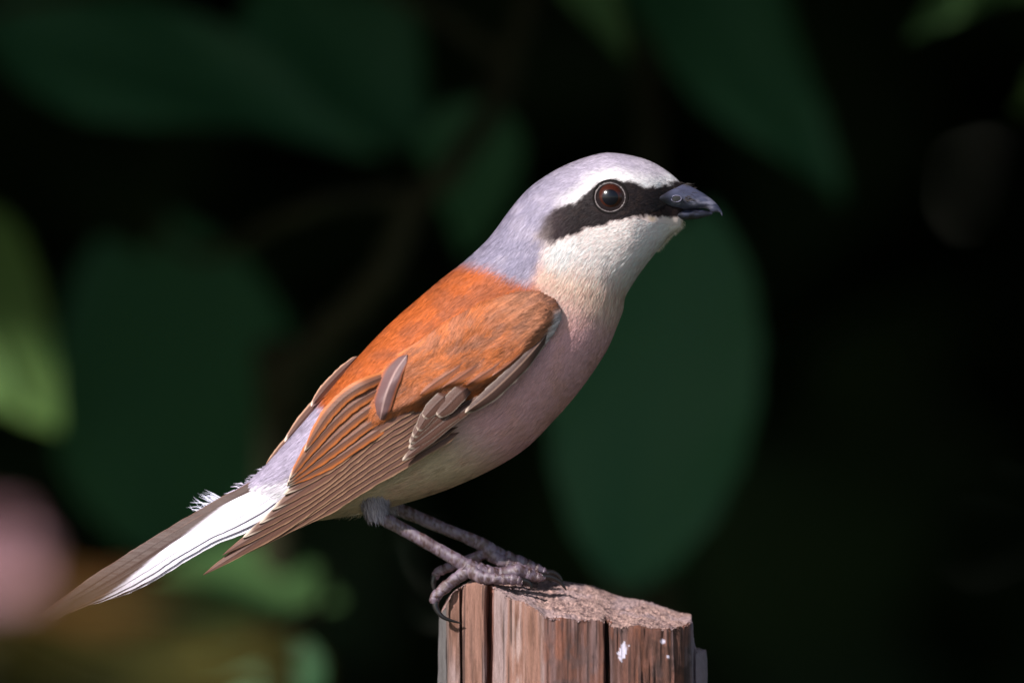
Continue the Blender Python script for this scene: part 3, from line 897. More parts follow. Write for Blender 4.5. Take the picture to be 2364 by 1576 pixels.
def body_strands(n):
    r = np.random.default_rng(77)
    u = r.uniform(0.05, NR - 1.2, n * 4); th = r.uniform(0, 2 * np.pi, n * 4)
    p, pu, pt, nn = loft_full(u, th)
    area = np.linalg.norm(np.cross(pu, pt), axis=-1)
    wgt = area / np.percentile(area, 98) * np.where(p[:, 2] > 30, 0.45, 1.0)
    head = sst(1180, 1300, p[:, 0])
    wgt *= 1 + 1.6 * head
    k = r.random(n * 4) < wgt / 2.0
    sw = sdpoly(p[:, :2], PW)
    k &= ~((sw > 26) & (p[:, 2] < 0))
    k &= ~((np.hypot(p[:, 0] - 1408, p[:, 1] - 457) < 37.5))
    k &= sdpoly(p[:, :2], [(1610, 440), (1560, 455), (1520, 484), (1455, 498), (1500, 513), (1610, 522)]) < 0
    idx = np.where(k)[0]
    r.shuffle(idx); idx = idx[:n]
    u, th, p, pu, pt, nn, head = u[idx], th[idx], p[idx], pu[idx], pt[idx], nn[idx], head[idx]
    m = len(idx)
    face = sst(1300, 1420, p[:, 0]) * sst(640, 560, p[:, 1])
    ln = (26 - 11 * head - 5 * face) * r.uniform(0.6, 1.35, m)
    throat = sst(540, 580, p[:, 1]) * sst(1230, 1300, p[:, 0]) * sst(760, 680, p[:, 1])
    ln *= 1 + 1.1 * throat
    under = sst(900, 1050, p[:, 1]); ln *= 1 + 0.5 * under
    lp = np.linalg.norm(pu, axis=1) + 1e-6
    lt = np.linalg.norm(pt, axis=1) + 1e-6
    clump = (fbm(u * 9, th * 9, 3) - 0.5)
    side = r.normal(0, 0.16, m) + clump * 0.35
    du = ln / lp; dt = side * ln / lt
    # near the throat strands droop away from the bill
    lift = (0.8 + 2.0 * r.random(m) ** 2) * (0.7 + 0.9 * throat + 0.4 * under) * (1 - 0.35 * face)
    pts = np.stack([p + nn * 0.2, loft(u + du * 0.5, th + dt * 0.5) + nn * (lift * 0.7)[:, None], loft(u + du, th + dt) + nn * (lift)[:, None]], 1)
    wdir = pt / lt[:, None]
    wdir = wdir + nn * r.normal(0, 0.25, m)[:, None]
    wd = r.uniform(0.8, 2.0, m) * (1 - 0.2 * head)
    c0 = plumage(p[:, 0], p[:, 1])
    br = r.normal(1.0, 0.14, m) + clump * 0.12
    br = br + 0.35 * (r.random(m) < 0.05) * throat
    br = np.clip(br, 0.55, 1.5)
    c = c0 * br[:, None]
    dark = lin(40, 34, 36)
    col = np.stack([mix(c, dark, 0.10 * np.ones(m)), c, c * 1.06], 1)
    n0 = nn + r.normal(0, 0.13, (m, 3))
    tdir = pu / lp[:, None]
    nrm = np.stack([n0 - tdir * 0.12, n0, n0 + tdir * 0.22], 1)
    return ribbons(pts, wd, wdir, col, nrm)


def free_strands(bases, tips, wid, col, seed=0, nrm=(-0.3, -0.5, -0.8), bend=0.12):
    r = np.random.default_rng(seed)
    b = np.asarray(bases, float); t = np.asarray(tips, float); m = len(b)
    mid = (b + t) / 2 + r.normal(0, 1, (m, 3)) * np.linalg.norm(t - b, axis=1)[:, None] * bend
    d = t - b; d /= np.linalg.norm(d, axis=1)[:, None]
    wd = np.cross(d, np.array([0, 0, 1.0])); wd /= np.linalg.norm(wd, axis=1)[:, None] + 1e-9
    c = np.broadcast_to(col, (m, 3)) * r.uniform(0.75, 1.2, (m, 1))
    nn = np.broadcast_to(np.array(nrm), (m, 3)) + r.normal(0, 0.25, (m, 3))
    return ribbons(np.stack([b, mid, t], 1), wid * r.uniform(0.6, 1.2, m), wd, np.stack([c, c, c], 1), np.stack([nn] * 3, 1))


parts = [body_strands(330000)]
r9 = np.random.default_rng(9)
# bristles over the bill base
m = 260
bb = np.stack([r9.uniform(1535, 1588, m), np.zeros(m), r9.uniform(-34, 34, m)], -1)
bb[:, 1] = 432 - (1588 - bb[:, 0]) * 0.25 + np.abs(bb[:, 2]) * 0.95 + r9.normal(0, 3, m)
tp_ = bb + np.stack([r9.uniform(12, 30, m), r9.uniform(-7, 6, m), -np.sign(bb[:, 2]) * -r9.uniform(0, 8, m)], -1)
parts.append(free_strands(bb, tp_, 1.8, lin(40, 32, 32), 1))
# chin tuft under the lower mandible
m = 1100
bb = np.stack([r9.uniform(1516, 1575, m), np.zeros(m), r9.uniform(-12, 12, m)], -1)
bb[:, 1] = np.interp(bb[:, 0], [1514, 1548, 1568, 1577], [580, 541, 527, 512]) - r9.uniform(1, 8, m)
tp_ = bb + np.stack([r9.uniform(-9, 9, m), r9.uniform(3, 12, m), r9.normal(0, 4, m)], -1)
parts.append(free_strands(bb, tp_, 1.2, lin(232, 218, 196), 2, nrm=(0.5, 0.6, -0.6)))
# loose down over the tail base
m = 46
bb = np.stack([r9.uniform(478, 520, m), np.zeros(m), r9.uniform(-6, 10, m)], -1)
bb[:, 1] = 1174 - (bb[:, 0] - 478) * 0.60 + r9.uniform(-2, 6, m)
tp_ = bb + np.stack([-r9.uniform(18, 56, m), -r9.uniform(-14, 30, m), r9.normal(0, 8, m)], -1)
parts.append(free_strands(bb, tp_, 2.3, lin(205, 205, 226), 3))
m = 26
bb = np.stack([r9.uniform(520, 640, m), np.zeros(m), r9.uniform(-6, 10, m)], -1)
bb[:, 1] = 1146 - (bb[:, 0] - 522) * 0.70 + r9.uniform(-2, 6, m)
tp_ = bb + np.stack([-r9.uniform(12, 26, m), r9.uniform(-2, 10, m), r9.normal(0, 4, m)], -1)
parts.append(free_strands(bb, tp_, 2.0, lin(200, 192, 214), 4))
# vent fringe
m = 150
bb = np.stack([r9.uniform(740, 850, m), np.zeros(m), r9.uniform(-60, 30, m)], -1)
bb[:, 1] = 1176 + r9.uniform(-6, 10, m)
tp_ = bb + np.stack([-r9.uniform(8, 30, m), r9.uniform(3, 20, m), r9.normal(0, 5, m)], -1)
parts.append(free_strands(bb, tp_, 1.4, lin(206, 190, 164), 5, nrm=(0, 0.85, -0.4)))
strand_obj('plumage', parts, body)

# ------------------------------------------------------------------ feathers
def feather_mesh(pts, wl, wr, depth_fn, base, edge, edge_w=0.2, tip=None, tip_v=0.95, shaft=None, camber=3.0, tilt=4.0, nv=34, nu=13, seed=0, point=0.6, paint=None, edge_both=False, round_base=0.06, fray=1.0):
    """pts: centre line (px); wl / wr: width below (u<0) / above (u>0) the shaft"""
    r = np.random.default_rng(seed)
    P = crv(pts, 200)
    sl = np.r_[0, np.cumsum(np.linalg.norm(np.diff(P, axis=0), axis=1))]; L = sl[-1]
    v = np.linspace(0, 1, nv) ** 0.9
    C = np.stack([np.interp(v * L, sl, P[:, k]) for k in range(2)], -1)
    d = np.gradient(C, axis=0); d /= np.linalg.norm(d, axis=1)[:, None]
    nrm = np.stack([-d[:, 1], d[:, 0]], -1)
    u = np.linspace(-1, 1, nu)
    shp = np.clip((1 - v) / 0.30, 0, 1) ** point * (0.55 + 0.45 * sst(0, 0.35, v)) * sst(-0.001, round_base, v)
    shp = np.maximum(shp, 0.02)
    Vg, Ug = np.meshgrid(v, u, indexing='ij')
    wv = np.where(Ug < 0, wl, wr) * shp[:, None]
    # vane edge with small splits
    sp = 1 + (np.abs(Ug) > 0.9) * (fbm(Vg * 26 + seed * 3.3, Ug + 5, 3) - 0.55) * 0.22 * fray
    off = Ug * wv * sp
    X = C[:, None, 0] + nrm[:, None, 0] * off; Y = C[:, None, 1] + nrm[:, None, 1] * off
    # barbs sweep back towards the tip at the edges
    X = X + d[:, None, 0] * np.abs(Ug) * wv * 0.35; Y = Y + d[:, None, 1] * np.abs(Ug) * wv * 0.35
    D = depth_fn(X.ravel(), Y.ravel(), Vg.ravel(), Ug.ravel()).reshape(X.shape)
    D = D - camber * (1 - Ug ** 2) + tilt * (Ug + 1) / 2 - 1.2 * np.exp(-(Ug / 0.09) ** 2)
    vert = np.stack([X, Y, D], -1).reshape(-1, 3)
    c = np.broadcast_to(base, (nv * nu, 3)).copy()
    ug, vg = Ug.ravel(), Vg.ravel()
    e = sst(1 - edge_w, 1 - edge_w * 0.35, -ug if not edge_both else np.abs(ug))
    e = np.maximum(e, sst(1 - edge_w * 0.5, 1.0, np.abs(ug)) * 0.5)
    c = mix(c, edge, e)
    c = c * (0.9 + 0.25 * (fbm(vg * 5 + seed, ug * 2 + 3, 3) - 0.3))[:, None]
    if tip is not None:
        c = mix(c, tip, sst(tip_v - 0.03, tip_v + 0.02, vg + 0.05 * np.abs(ug) ** 2))
    if paint is not None: c = paint(c, ug, vg)
    if shaft is not None:
        c = mix(c, shaft, np.exp(-(ug / 0.07) ** 2) * 0.8)
    uv = np.stack([ug * (wl + wr) / 2 * 0.09, vg * L * 0.09, np.full(len(ug), seed * 1.7)], -1)
    return vert, gridfaces(nv, nu), c, uv


def feather(name, parent, *a, mirror=False, **k):
    v, q, c, uv = feather_mesh(*a, **k)
    if mirror:
        v = v * np.array([1, 1, -1]); q = q[:, ::-1]
    return mesh_obj(name, W(v), (q, None), M_FEATHER, parent, col=np.clip(c, 0.004, 0.88), uv=uv)


BR = lin(98, 65, 54); BRD = lin(76, 53, 47); EDGE = lin(194, 150, 120); RE = lin(190, 108, 56); PALE = lin(240, 218, 200)
DK = lin(70, 50, 46)


def build_wing(mirror):
    sg = -1 if mirror else 1
    # covert shield
    h = 4.0
    xs = np.arange(840, 1302, h); ys = np.arange(664, 992, h)
    X, Y = np.meshgrid(xs, ys, indexing='ij')
    sd = sdpoly(np.stack([X.ravel(), Y.ravel()], -1), PW)
    D = samp(Dp, X.ravel(), Y.ravel())
    # tuck the rim in
    D = D + 10 * sst(6, -6, sd)
    qf = gridfaces(len(xs), len(ys)); kk = (sd > -5)[qf].all(1)
    used = np.unique(qf[kk]); rm = -np.ones(len(sd), int); rm[used] = np.arange(len(used))
    vv = np.stack([X.ravel(), Y.ravel(), D], -1)[used]
    cc = wing_col(vv[:, 0], vv[:, 1])
    q = rm[qf[kk]]
    if mirror: vv = vv * np.array([1, 1, -1])
    else: q = q[:, ::-1]
    wing = mesh_obj('wing', W(vv), (q, None), M_SKIN, bird, col=cc * 0.75)

    # covert barbs
    r = np.random.default_rng(31)
    n = 20000 if mirror else 100000
    p = np.stack([r.uniform(835, 1300, n * 2), r.uniform(664, 990, n * 2)], -1)
    sd = sdpoly(p, PW); p = p[sd > -1][:n]; sd = sdpoly(p, PW); n = len(p)
    tt = (p - WA) @ Wn_; ss = (p - WA) @ Wd_
    ang = np.radians(144 - 26 * sst(60, 160, ss) * sst(330, 200, ss) * sst(30, 110, tt) * sst(260, 170, tt)) + (fbm(p[:, 0] / 44.0, p[:, 1] / 44.0, 3) - 0.5) * 0.7 + r.normal(0, 0.07, n)
    dr = np.stack([np.cos(ang), np.sin(ang)], -1)
    ln = r.uniform(22, 48, n)
    wrist = sst(90, 10, ss) * sst(170, 60, tt)
    ln *= 1 - 0.5 * wrist
    mid = p + dr * ln[:, None] * 0.5; tip = p + dr * ln[:, None]
    lf = 0.8 + 3.2 * r.random(n) ** 2
    edge_in = sst(-4, 14, sd)

    def P3(q, l):
        return np.stack([q[:, 0], q[:, 1], samp(Dp, q[:, 0], q[:, 1]) - l], -1)
    pts = np.stack([P3(p, 0.0 * lf), P3(mid, lf * 0.8), P3(tip, lf)], 1)
    # overhanging tips keep the level of their roots instead of dropping over the rim
    pts[:, 2, 2] = np.minimum(pts[:, 2, 2], pts[:, 0, 2] + 10)
    c0 = wing_col(p[:, 0], p[:, 1])
    stripe = fbm((p @ Wn_) / 5.0, (p @ Wd_) / 60.0, 3)
    br = np.clip(r.normal(1, 0.2, n) + (stripe - 0.5) * 1.3, 0.4, 1.7)
    c = c0 * br[:, None]
    col = np.stack([c * 0.72, c, mix(c * 1.08, lin(240, 170, 120), 0.25 * r.random(n))], 1)
    wdir = np.stack([-dr[:, 1], dr[:, 0], np.zeros(n)], -1) + np.stack([np.zeros(n), np.zeros(n), r.normal(0, 0.3, n)], -1)
    nn = samp_n(Dp, p[:, 0], p[:, 1]) + r.normal(0, 0.16, (n, 3))
    d3 = np.concatenate([dr, np.zeros((n, 1))], 1)
    nr = np.stack([nn - d3 * 0.15, nn, nn + d3 * 0.25], 1)
    if mirror:
        f = np.array([1, 1, -1]); pts = pts * f; wdir = wdir * np.array([-1, -1, 1]); nr = nr * f
    strand_obj('covert_plumage', [ribbons(pts, r.uniform(0.9, 2.1, n), wdir, col, nr)], wing)

    def on(off, rise=0.0, low=3.0):
        if rise == 0: return lambda x, y, v, u: samp(Dw, x, y) - off
        return lambda x, y, v, u: samp(Dw, x, y) - (low + (off - low) * sst(0.05, rise, v))
    F = lambda nm, *a, **k: feather(nm, wing, *a, mirror=mirror, **k)
    # primaries and secondaries: the folded fan, upper ones overlap lower ones
    tips = [(657, 1140), (629, 1176), (600, 1207), (562, 1240), (515, 1280), (470, 1326), (487, 1314), (545, 1287), (640, 1238)]
    for k, tp in enumerate(tips):
        mid = (878, 978 + 14.5 * k)
        st = (1030 + 4 * k, 896 + 12.5 * k)
        m2 = tuple(np.array(mid) * 0.48 + np.array(tp) * 0.52 + np.array([4, 5]) * (1 if k < 6 else 0.4))
        F('secondary_feather' if k < 3 else 'primary_feather', [st, mid, m2, tp], 17.0, 24.0, on(20 - 2.3 * k, 0.3), BR * (1.06 - 0.03 * k), EDGE * 0.8, edge_w=0.2, tip=PALE * 0.7 if k < 4 else None, tip_v=0.975,
          shaft=DK * 0.6, camber=2.2, tilt=5.0, seed=k + (100 if mirror else 0), point=0.75 if k > 3 else 0.6, nv=60)
    # tertials with broad rufous edges
    for k, (pl, w) in enumerate([([(985, 925), (885, 985), (765, 1066), (664, 1121)], 17), ([(970, 905), (870, 966), (755, 1050), (663, 1119)], 17), ([(960, 885), (850, 945), (745, 1034), (665, 1114)], 17), ([(950, 865), (830, 925), (740, 1008), (670, 1104)], 18), ([(940, 850), (830, 895), (765, 950), (705, 1040)], 17)]):
        F('tertial_feather', pl, w * 0.8, w, on(22 + 2.6 * k, 0.42, 2.0), lin(114, 72, 54), RE, edge_w=0.55, tip=PALE * 0.8, tip_v=0.988, shaft=DK * 0.6, camber=3, tilt=5, seed=20 + k, nv=50, edge_both=True)
    # brown, pale-tipped primary coverts
    for k, (pl, w) in enumerate([([(1150, 892), (1060, 955), (990, 1012), (930, 1062)], 13), ([(1110, 915), (1040, 962), (985, 1004), (945, 1034)], 15), ([(1075, 912), (1020, 955), (975, 992), (948, 1022)], 15),
                                 ([(1060, 905), (1020, 940), (985, 970), (955, 1008)], 15), ([(1052, 900), (1020, 925), (990, 955), (966, 993)], 15), ([(1050, 895), (1020, 920), (1000, 940), (980, 963)], 16), ([(1100, 880), (1065, 905), (1035, 935), (1010, 958)], 19)]):
        F('covert_feather', pl, w, w, on(20 + 2.0 * k, 0.35), BR * 0.72, PALE * 0.38, edge_w=0.10, tip=PALE * 0.5, tip_v=0.975, shaft=DK, camber=3, tilt=3, seed=40 + k, point=0.42, nv=40, nu=21, edge_both=True, fray=0.3)
    # alula along the leading edge
    F('alula_feather', [(1262, 772), (1210, 832), (1140, 900), (1074, 952)], 20, 15, on(27, 0.25, 14), lin(74, 51, 45), PALE * 0.55, edge_w=0.13, tip=PALE * 0.6, tip_v=0.98, shaft=lin(150, 120, 105), camber=6, tilt=-3, seed=60, point=0.5, nv=44)
    # greater coverts, rufous with brown hearts, showing through the barbs
    for k, (pl, w) in enumerate([([(1190, 800), (1150, 840), (1110, 868), (1075, 890)], 13), ([(1150, 790), (1110, 835), (1060, 872), (1020, 895)], 14), ([(1110, 800), (1060, 845), (1010, 880), (970, 910)], 15), ([(1240, 780), (1205, 815), (1170, 845), (1135, 868)], 12)]):
        F('covert_feather', pl, w, w, lambda x, y, v, u: samp(Dp, x, y) - 0.5 - 3.2 * sst(0.1, 0.7, v), lin(140, 82, 56), RE * 0.85, edge_w=0.4, shaft=DK, camber=2, tilt=2, seed=70 + k, point=0.45, nv=24, edge_both=True)
    # the stray lavender-grey feather lying across the coverts
    o = F('scapular_feather', [(942, 818), (914, 858), (892, 912), (878, 972)], 20, 26, lambda x, y, v, u: samp(Dp, x, y) - 3 - 4 * sst(0, 0.3, v), lin(106, 78, 79), lin(170, 92, 54), edge_w=0.24, shaft=lin(170, 140, 135), camber=5, tilt=2, seed=80, point=0.3, nv=36, edge_both=True, fray=0.3)
    o['label'] = 'stray lavender-grey feather lying across the rufous coverts'
    return wing


def wing_col(x, y):
    n = len(x)
    p = np.stack([x, y], -1)
    t = (p - WA) @ Wn_; s2 = (p - WA) @ Wd_
    c = mix(np.broadcast_to(lin(186, 102, 56), (n, 3)), lin(164, 98, 68), sst(0.42, 0.62, fbm(x / 22.0 + 4, y / 16.0, 4)))
    c = mix(c, lin(184, 92, 42), sst(150, 210, t))
    # brownish wrist
    c = mix(c, lin(160, 108, 84), 0.8 * sst(120, 40, s2) * sst(150, 90, t))
    # brown feather hearts
    c = mix(c, lin(132, 92, 78), 0.55 * sst(0.56, 0.66, fbm((p @ Wn_) / 14.0 + 30, (p @ Wd_) / 46.0, 3)) * sst(160, 60, t))
    # pale leading edge
    c = mix(c, lin(226, 214, 214), 0.75 * sst(9, 3, sdpoly(p, PW)) * sst(100, 40, s2) * sst(20, -10, t))
    return c


wing_r = build_wing(False)
wing_l = build_wing(True)
# tips of the far wing showing over the rump
for k, (pl, w, tp) in enumerate([([(825, 822), (790, 856), (752, 896), (718, 938)], 12, PALE), ([(800, 852), (752, 908), (705, 962), (657, 1020)], 13, PALE), ([(740, 930), (700, 980), (655, 1030), (614, 1074)], 11, None)]):
    feather('tertial_feather', wing_l, pl, w, w, (lambda kk: lambda x, y, v, u: 0 * x + 12 + 9 * kk)(k), BR, EDGE, edge_w=0.3, tip=tp, tip_v=0.965, shaft=DK, camber=3, tilt=-3, seed=90 + k, point=0.5, nv=30, edge_both=True)

# ------------------------------------------------------------------ tail
RID = crv([(700, 1030), (640, 1078), (567, 1121), (478, 1174), (389, 1227), (290, 1289), (208, 1342), (150, 1380), (78, 1428)], 60)
LOW = crv([(720, 1150), (660, 1170), (590, 1213), (500, 1246), (425, 1287), (335, 1345), (262, 1382), (190, 1416), (88, 1492)], 60)
tv, tq = [], None
NT = 60
tw = np.linspace(0, 1, 9)
sheet = RID[:, None, :] * (1 - tw[None, :, None]) + LOW[:, None, :] * tw[None, :, None]
core = sheet[:40]                         # base of the tail under the coverts
dep = 8 + 34 * np.sin(tw * 2.2)[None, :] * np.linspace(1, 0.4, 40)[:, None]
v1 = np.concatenate([core, -dep[..., None] * 0.6], -1).reshape(-1, 3)
v2 = v1 * np.array([1, 1, -1])
q1 = gridfaces(40, 9)
tcol = np.broadcast_to(lin(224, 216, 222), (len(v1) * 2, 3))
tail = mesh_obj('tail', W(np.vstack([v1, v2])), (np.vstack([q1[:, ::-1], q1 + len(v1)]), None), M_SKIN, bird, col=tcol)
WH = lin(226, 218, 232); TDK = lin(60, 34, 26)
for mirror in (False, True):
    for i, t0 in enumerate([0.12, 0.30, 0.46, 0.62, 0.77, 0.92]):
        if mirror and i == 0: pass
        end = [1.0, 0.985, 0.95, 0.90, 0.84, 0.76][i]
        a = np.linspace(0.02, end, 30) * 59
        ctr = crv_at(RID, a) * (1 - t0) + crv_at(LOW, a) * t0
        lastw = [0, 0.40, 0.57, 0.70, 0.80, 0.72][i]

        def paint(c, u, v, i=i, lw=lastw):
            if i == 0: return c
            n_ = fbm(v * 9 + i, u * 1.5 + 3, 3) - 0.5
            k = sst(0.05, -0.04, v - lw + 0.16 * u + n_ * 0.10)
            if i == 5: k = np.maximum(k, sst(0.7, 0.9, -u))
            c = mix(c, WH, k)
            return c
        feather('tail_feather', tail, ctr, 15 + (3 if i < 5 else 0), 17, (lambda tt, ii: lambda x, y, v, u: -(12 + 30 * np.sin(tt * 2.2) * (1 - 0.55 * v)) - (5 - ii) * 1.3 + 5 * u)(t0, i), TDK * (1.0 if i else 1.1), lin(126, 92, 78), edge_w=0.22,
                tip=lin(150, 120, 100), tip_v=0.985, shaft=TDK * 0.8 if i == 0 else None, camber=2.5, tilt=2, seed=110 + i, point=0.5, nv=56, paint=paint, mirror=mirror)

# ------------------------------------------------------------------ bill
def loft_bill(R, n=60, m=40, flat=1.0):
    u = np.linspace(0, len(R) - 1, n)[:, None] + np.zeros((1, m)); th = np.zeros((n, 1)) + np.linspace(0, 2 * np.pi, m, endpoint=False)[None]
    r = crv_at(R, u); T = r[..., 0:2]; B = r[..., 2:4]; w = r[..., 4]
    c, s_ = np.cos(th), np.sin(th)
    p = (T + B) / 2 + (T - B) / 2 * (np.sign(c) * np.abs(c) ** flat)[..., None]
    v = np.concatenate([p, (-w * s_ * (1 - 0.35 * np.clip(c, 0, 1) ** 2))[..., None]], -1).reshape(-1, 3)
    tr = [[n * m, (j + 1) % m, j] for j in range(m)] + [[n * m + 1, (n - 1) * m + j, (n - 1) * m + (j + 1) % m] for j in range(m)]
    v = np.vstack([v, v[:m].mean(0), v[(n - 1) * m:n * m].mean(0)])
    return v, gridfaces(n, m, True)[:, ::-1], np.array(tr)


UP = np.array([(1530, 440, 1450, 499, 74), (1556, 430, 1498, 495, 58), (1578, 426, 1545, 489, 42), (1598, 432, 1575, 485, 32), (1620, 444, 1600, 483, 26), (1638, 456, 1622, 481, 20), (1650, 466, 1634, 484, 16), (1659, 476, 1643, 491, 12), (1665, 485, 1652, 490, 8), (1668, 492, 1662, 491, 4), (1668, 498, 1666, 498, 1.5)], float)
v, q, t = loft_bill(UP, 80, 44, 0.9)
gb = np.broadcast_to(lin(72, 74, 96), (len(v), 3))
c = mix(gb, lin(54, 54, 70), 0.6 * sst(0.45, 0.7, fbm(v[:, 0] / 12.0, v[:, 1] / 8.0, 4)))
c = mix(c, lin(34, 32, 40), sst(1560, 1530, v[:, 0]))
c = mix(c, lin(150, 148, 168), 0.5 * sst(0.5, 0.72, fbm(v[:, 0] / 20.0 + 8, v[:, 1] / 6.0, 3)) * sst(448, 462, v[:, 1]))
bill = mesh_obj('bill', W(v), (q, t), M_HORN, bird, col=c)
bill['label'] = 'dark blue-grey hooked bill'
LO = np.array([(1470, 498, 1480, 514, 66), (1520, 491, 1508, 516, 52), (1555, 486, 1545, 510, 29), (1590, 482, 1585, 508, 23), (1618, 483, 1612, 505, 17), (1636, 487, 1632, 500, 10), (1645, 491, 1644, 496, 3)], float)
v, q, t = loft_bill(LO, 50, 36)
c = mix(np.broadcast_to(lin(50, 52, 70), (len(v), 3)), lin(28, 28, 38), sst(0.45, 0.65, fbm(v[:, 0] / 12.0 + 9, v[:, 1] / 7.0, 4)))
mesh_obj('lower_mandible', W(v), (q, t), M_HORN, bill, col=c)


def ellipse_ring(cx, cy, d, rx, ry, tube_r, tiltd=0.0, ns=36, wob=0.0, seed=0, follow=None):
    th = np.linspace(0, 2 * np.pi, ns, endpoint=False)
    r = np.random.default_rng(seed)
    pts = np.stack([cx + rx * np.cos(th), cy + ry * np.sin(th), d + tiltd * np.cos(th)], -1)
    a = np.linspace(0, 2 * np.pi, 8, endpoint=False)
    if follow is not None: pts[:, 2] = follow(pts[:, 0], pts[:, 1]) + d
    rad = np.stack([np.cos(th), np.sin(th), np.zeros(ns)], -1)
    tr_ = tube_r * (np.ones(ns) if wob == 0 else 0.35 + 1.3 * np.convolve(np.r_[r.random(ns + 2) ** 2], [0.25, 0.5, 0.25], 'valid'))
    v = pts[:, None] + tr_[:, None, None] * (np.cos(a)[None, :, None] * rad[:, None] + np.sin(a)[None, :, None] * np.array([0, 0, -1.0])[None, None])
    i = np.arange(ns)[:, None]; j = np.arange(8)[None]
    q = np.stack([i * 8 + j, i * 8 + (j + 1) % 8, ((i + 1) % ns) * 8 + (j + 1) % 8, ((i + 1) % ns) * 8 + j], -1).reshape(-1, 4)
    return v.reshape(-1, 3), q


def bill_depth(x, y):
    """near surface of the upper mandible"""
    r = crv_at(UP, np.linspace(0, len(UP) - 1, 400)); best = None
    T, B, w = r[:, :2], r[:, 2:4], r[:, 4]
    ax = B - T; k = ((np.array([x, y]) - T) * ax).sum(1) / (ax ** 2).sum(1)
    off = np.abs(np.cross(ax, np.array([x, y]) - T)) / np.linalg.norm(ax, axis=1)
    i = np.argmin(off); c = np.clip(1 - 2 * k[i], -1, 1)
    return -w[i] * math.sqrt(1 - c * c) * (1 - 0.35 * max(c, 0) ** 2)


for sgn in (1, -1):
    d = bill_depth(1561, 459) - 4
    uu = np.linspace(0, 2 * np.pi, 24, endpoint=False)
    vv = np.vstack([[1561, 459, d - 2.6], np.stack([1561 + 10 * np.cos(uu), 459 + 6.5 * np.sin(uu) - 2 * np.cos(uu), np.full(24, d - 1.8)], -1)])
    tt = np.array([[0, 1 + j, 1 + (j + 1) % 24] for j in range(24)])
    rv, rq = ellipse_ring(1561, 459, d - 0.5, 11.5, 7.5, 1.1, seed=3)
    f = np.array([1, 1, sgn])
    mesh_obj('nostril', W(vv * f), (None, tt), M_NOSE, bill)
    mesh_obj('nostril_rim', W(rv * f), (rq, None), M_HORN, bill, col=np.broadcast_to(lin(112, 108, 132), (len(rv), 3)))

# ------------------------------------------------------------------ eyes
ec = np.array([1408.0, 456.5])
ed = float(samp(Db, ec[0], ec[1]))
for sgn in (1, -1):
    R_ = 35.0
    c0 = np.array([ec[0], ec[1], ed + 24])
    ph = np.linspace(0, np.pi, 40); th = np.linspace(0, 2 * np.pi, 56, endpoint=False)
    PH, TH = np.meshgrid(ph, th, indexing='ij')
    sp = np.stack([np.sin(PH) * np.cos(TH), np.sin(PH) * np.sin(TH), -np.cos(PH)], -1) * R_
    f = np.array([1, 1, sgn])
    v = (sp.reshape(-1, 3) + c0) * f
    q = gridfaces(40, 56, True)
    if sgn > 0: q = q[:, ::-1]
    eye = mesh_obj('eye', W(v), (q, None), M_IRIS, bird)
    ph2 = np.linspace(0, math.asin(18.0 / R_), 14)
    PH, TH = np.meshgrid(ph2, th, indexing='ij')
    sp = np.stack([np.sin(PH) * np.cos(TH), np.sin(PH) * np.sin(TH), -np.cos(PH)], -1) * (R_ + 0.35)
    v = (sp.reshape(-1, 3) + c0) * f
    q = gridfaces(14, 56, True)
    if sgn > 0: q = q[:, ::-1]
    mesh_obj('pupil', W(v), (q, None), M_PUPIL, eye)
    rv, rq = ellipse_ring(ec[0], ec[1], 0.0, 34.5, 33, 1.6, ns=130, wob=0.6, seed=5, follow=lambda x, y: samp(Db, x, y))
    mesh_obj('eye_ring', W(rv * f), (rq if sgn < 0 else rq[:, ::-1], None), M_RING, eye)
    rv, rq = ellipse_ring(ec[0], ec[1], 4.2, 39.5, 38, 5.0, ns=60, seed=6, follow=lambda x, y: samp(Db, x, y))
    mesh_obj('eyelid', W(rv * f), (rq if sgn < 0 else rq[:, ::-1], None), mat_simple('eyelid_black', (0.010, 0.008, 0.008), rough=0.9, spec=0.1, bump=0.5, bscale=4000.0) if sgn > 0 else bpy.data.materials['eyelid_black'], eye)

# ------------------------------------------------------------------ legs
def leg_tube(pts, rad, n, scutes, seed, amp=0.10):
    p = crv(pts, n); r = np.interp(np.linspace(0, 1, n), np.linspace(0, 1, len(rad)), rad)

    def bump(s, th):
        saw = (s * scutes + 0.12 * np.sin(th)) % 1.0
        return 1 + amp * (0.55 - saw) + amp * 1.2 * (vnoise(s * scutes * 1.7 + seed * 7 + 0 * th, 3 + np.sin(th) * 1.6 + np.cos(th) * 1.1 + seed) - 0.5)
    return tube(p, r, 18, True, bump)


def build_leg(name_label, tarsus, rt, toes, claws, shade_seed):
    parts = [leg_tube(tarsus, rt, 90, 8, shade_seed, 0.09)]
    for i, (tp, tr_) in enumerate(toes): parts.append(leg_tube(tp, tr_, 80, 6 + i, shade_seed + i + 1, 0.20))
    v, q, t = joinm(parts)
    c = mix(np.broadcast_to(lin(112, 96, 110), (len(v), 3)), lin(82, 60, 60), sst(0.42, 0.62, fbm(v[:, 0] / 7.0, v[:, 1] / 7.0 + v[:, 2] / 9.0, 4)))
    c = mix(c, lin(160, 142, 150), 0.35 * sst(0.56, 0.72, fbm(v[:, 0] / 10.0 + 30, v[:, 1] / 6.0, 3)))  # pale blotches: highlights of the glossy scales put into the colour
    leg = mesh_obj('leg', W(v), (q, t), M_SCALE, bird, col=c)
    for cl in claws:
        p = crv(cl, 24)
        v, q, t = tube(p, np.linspace(1, 0.015, 24) ** 0.6 * 8.8, 12)
        mesh_obj('claw', W(v), (q, t), M_CLAW, leg)
    return leg


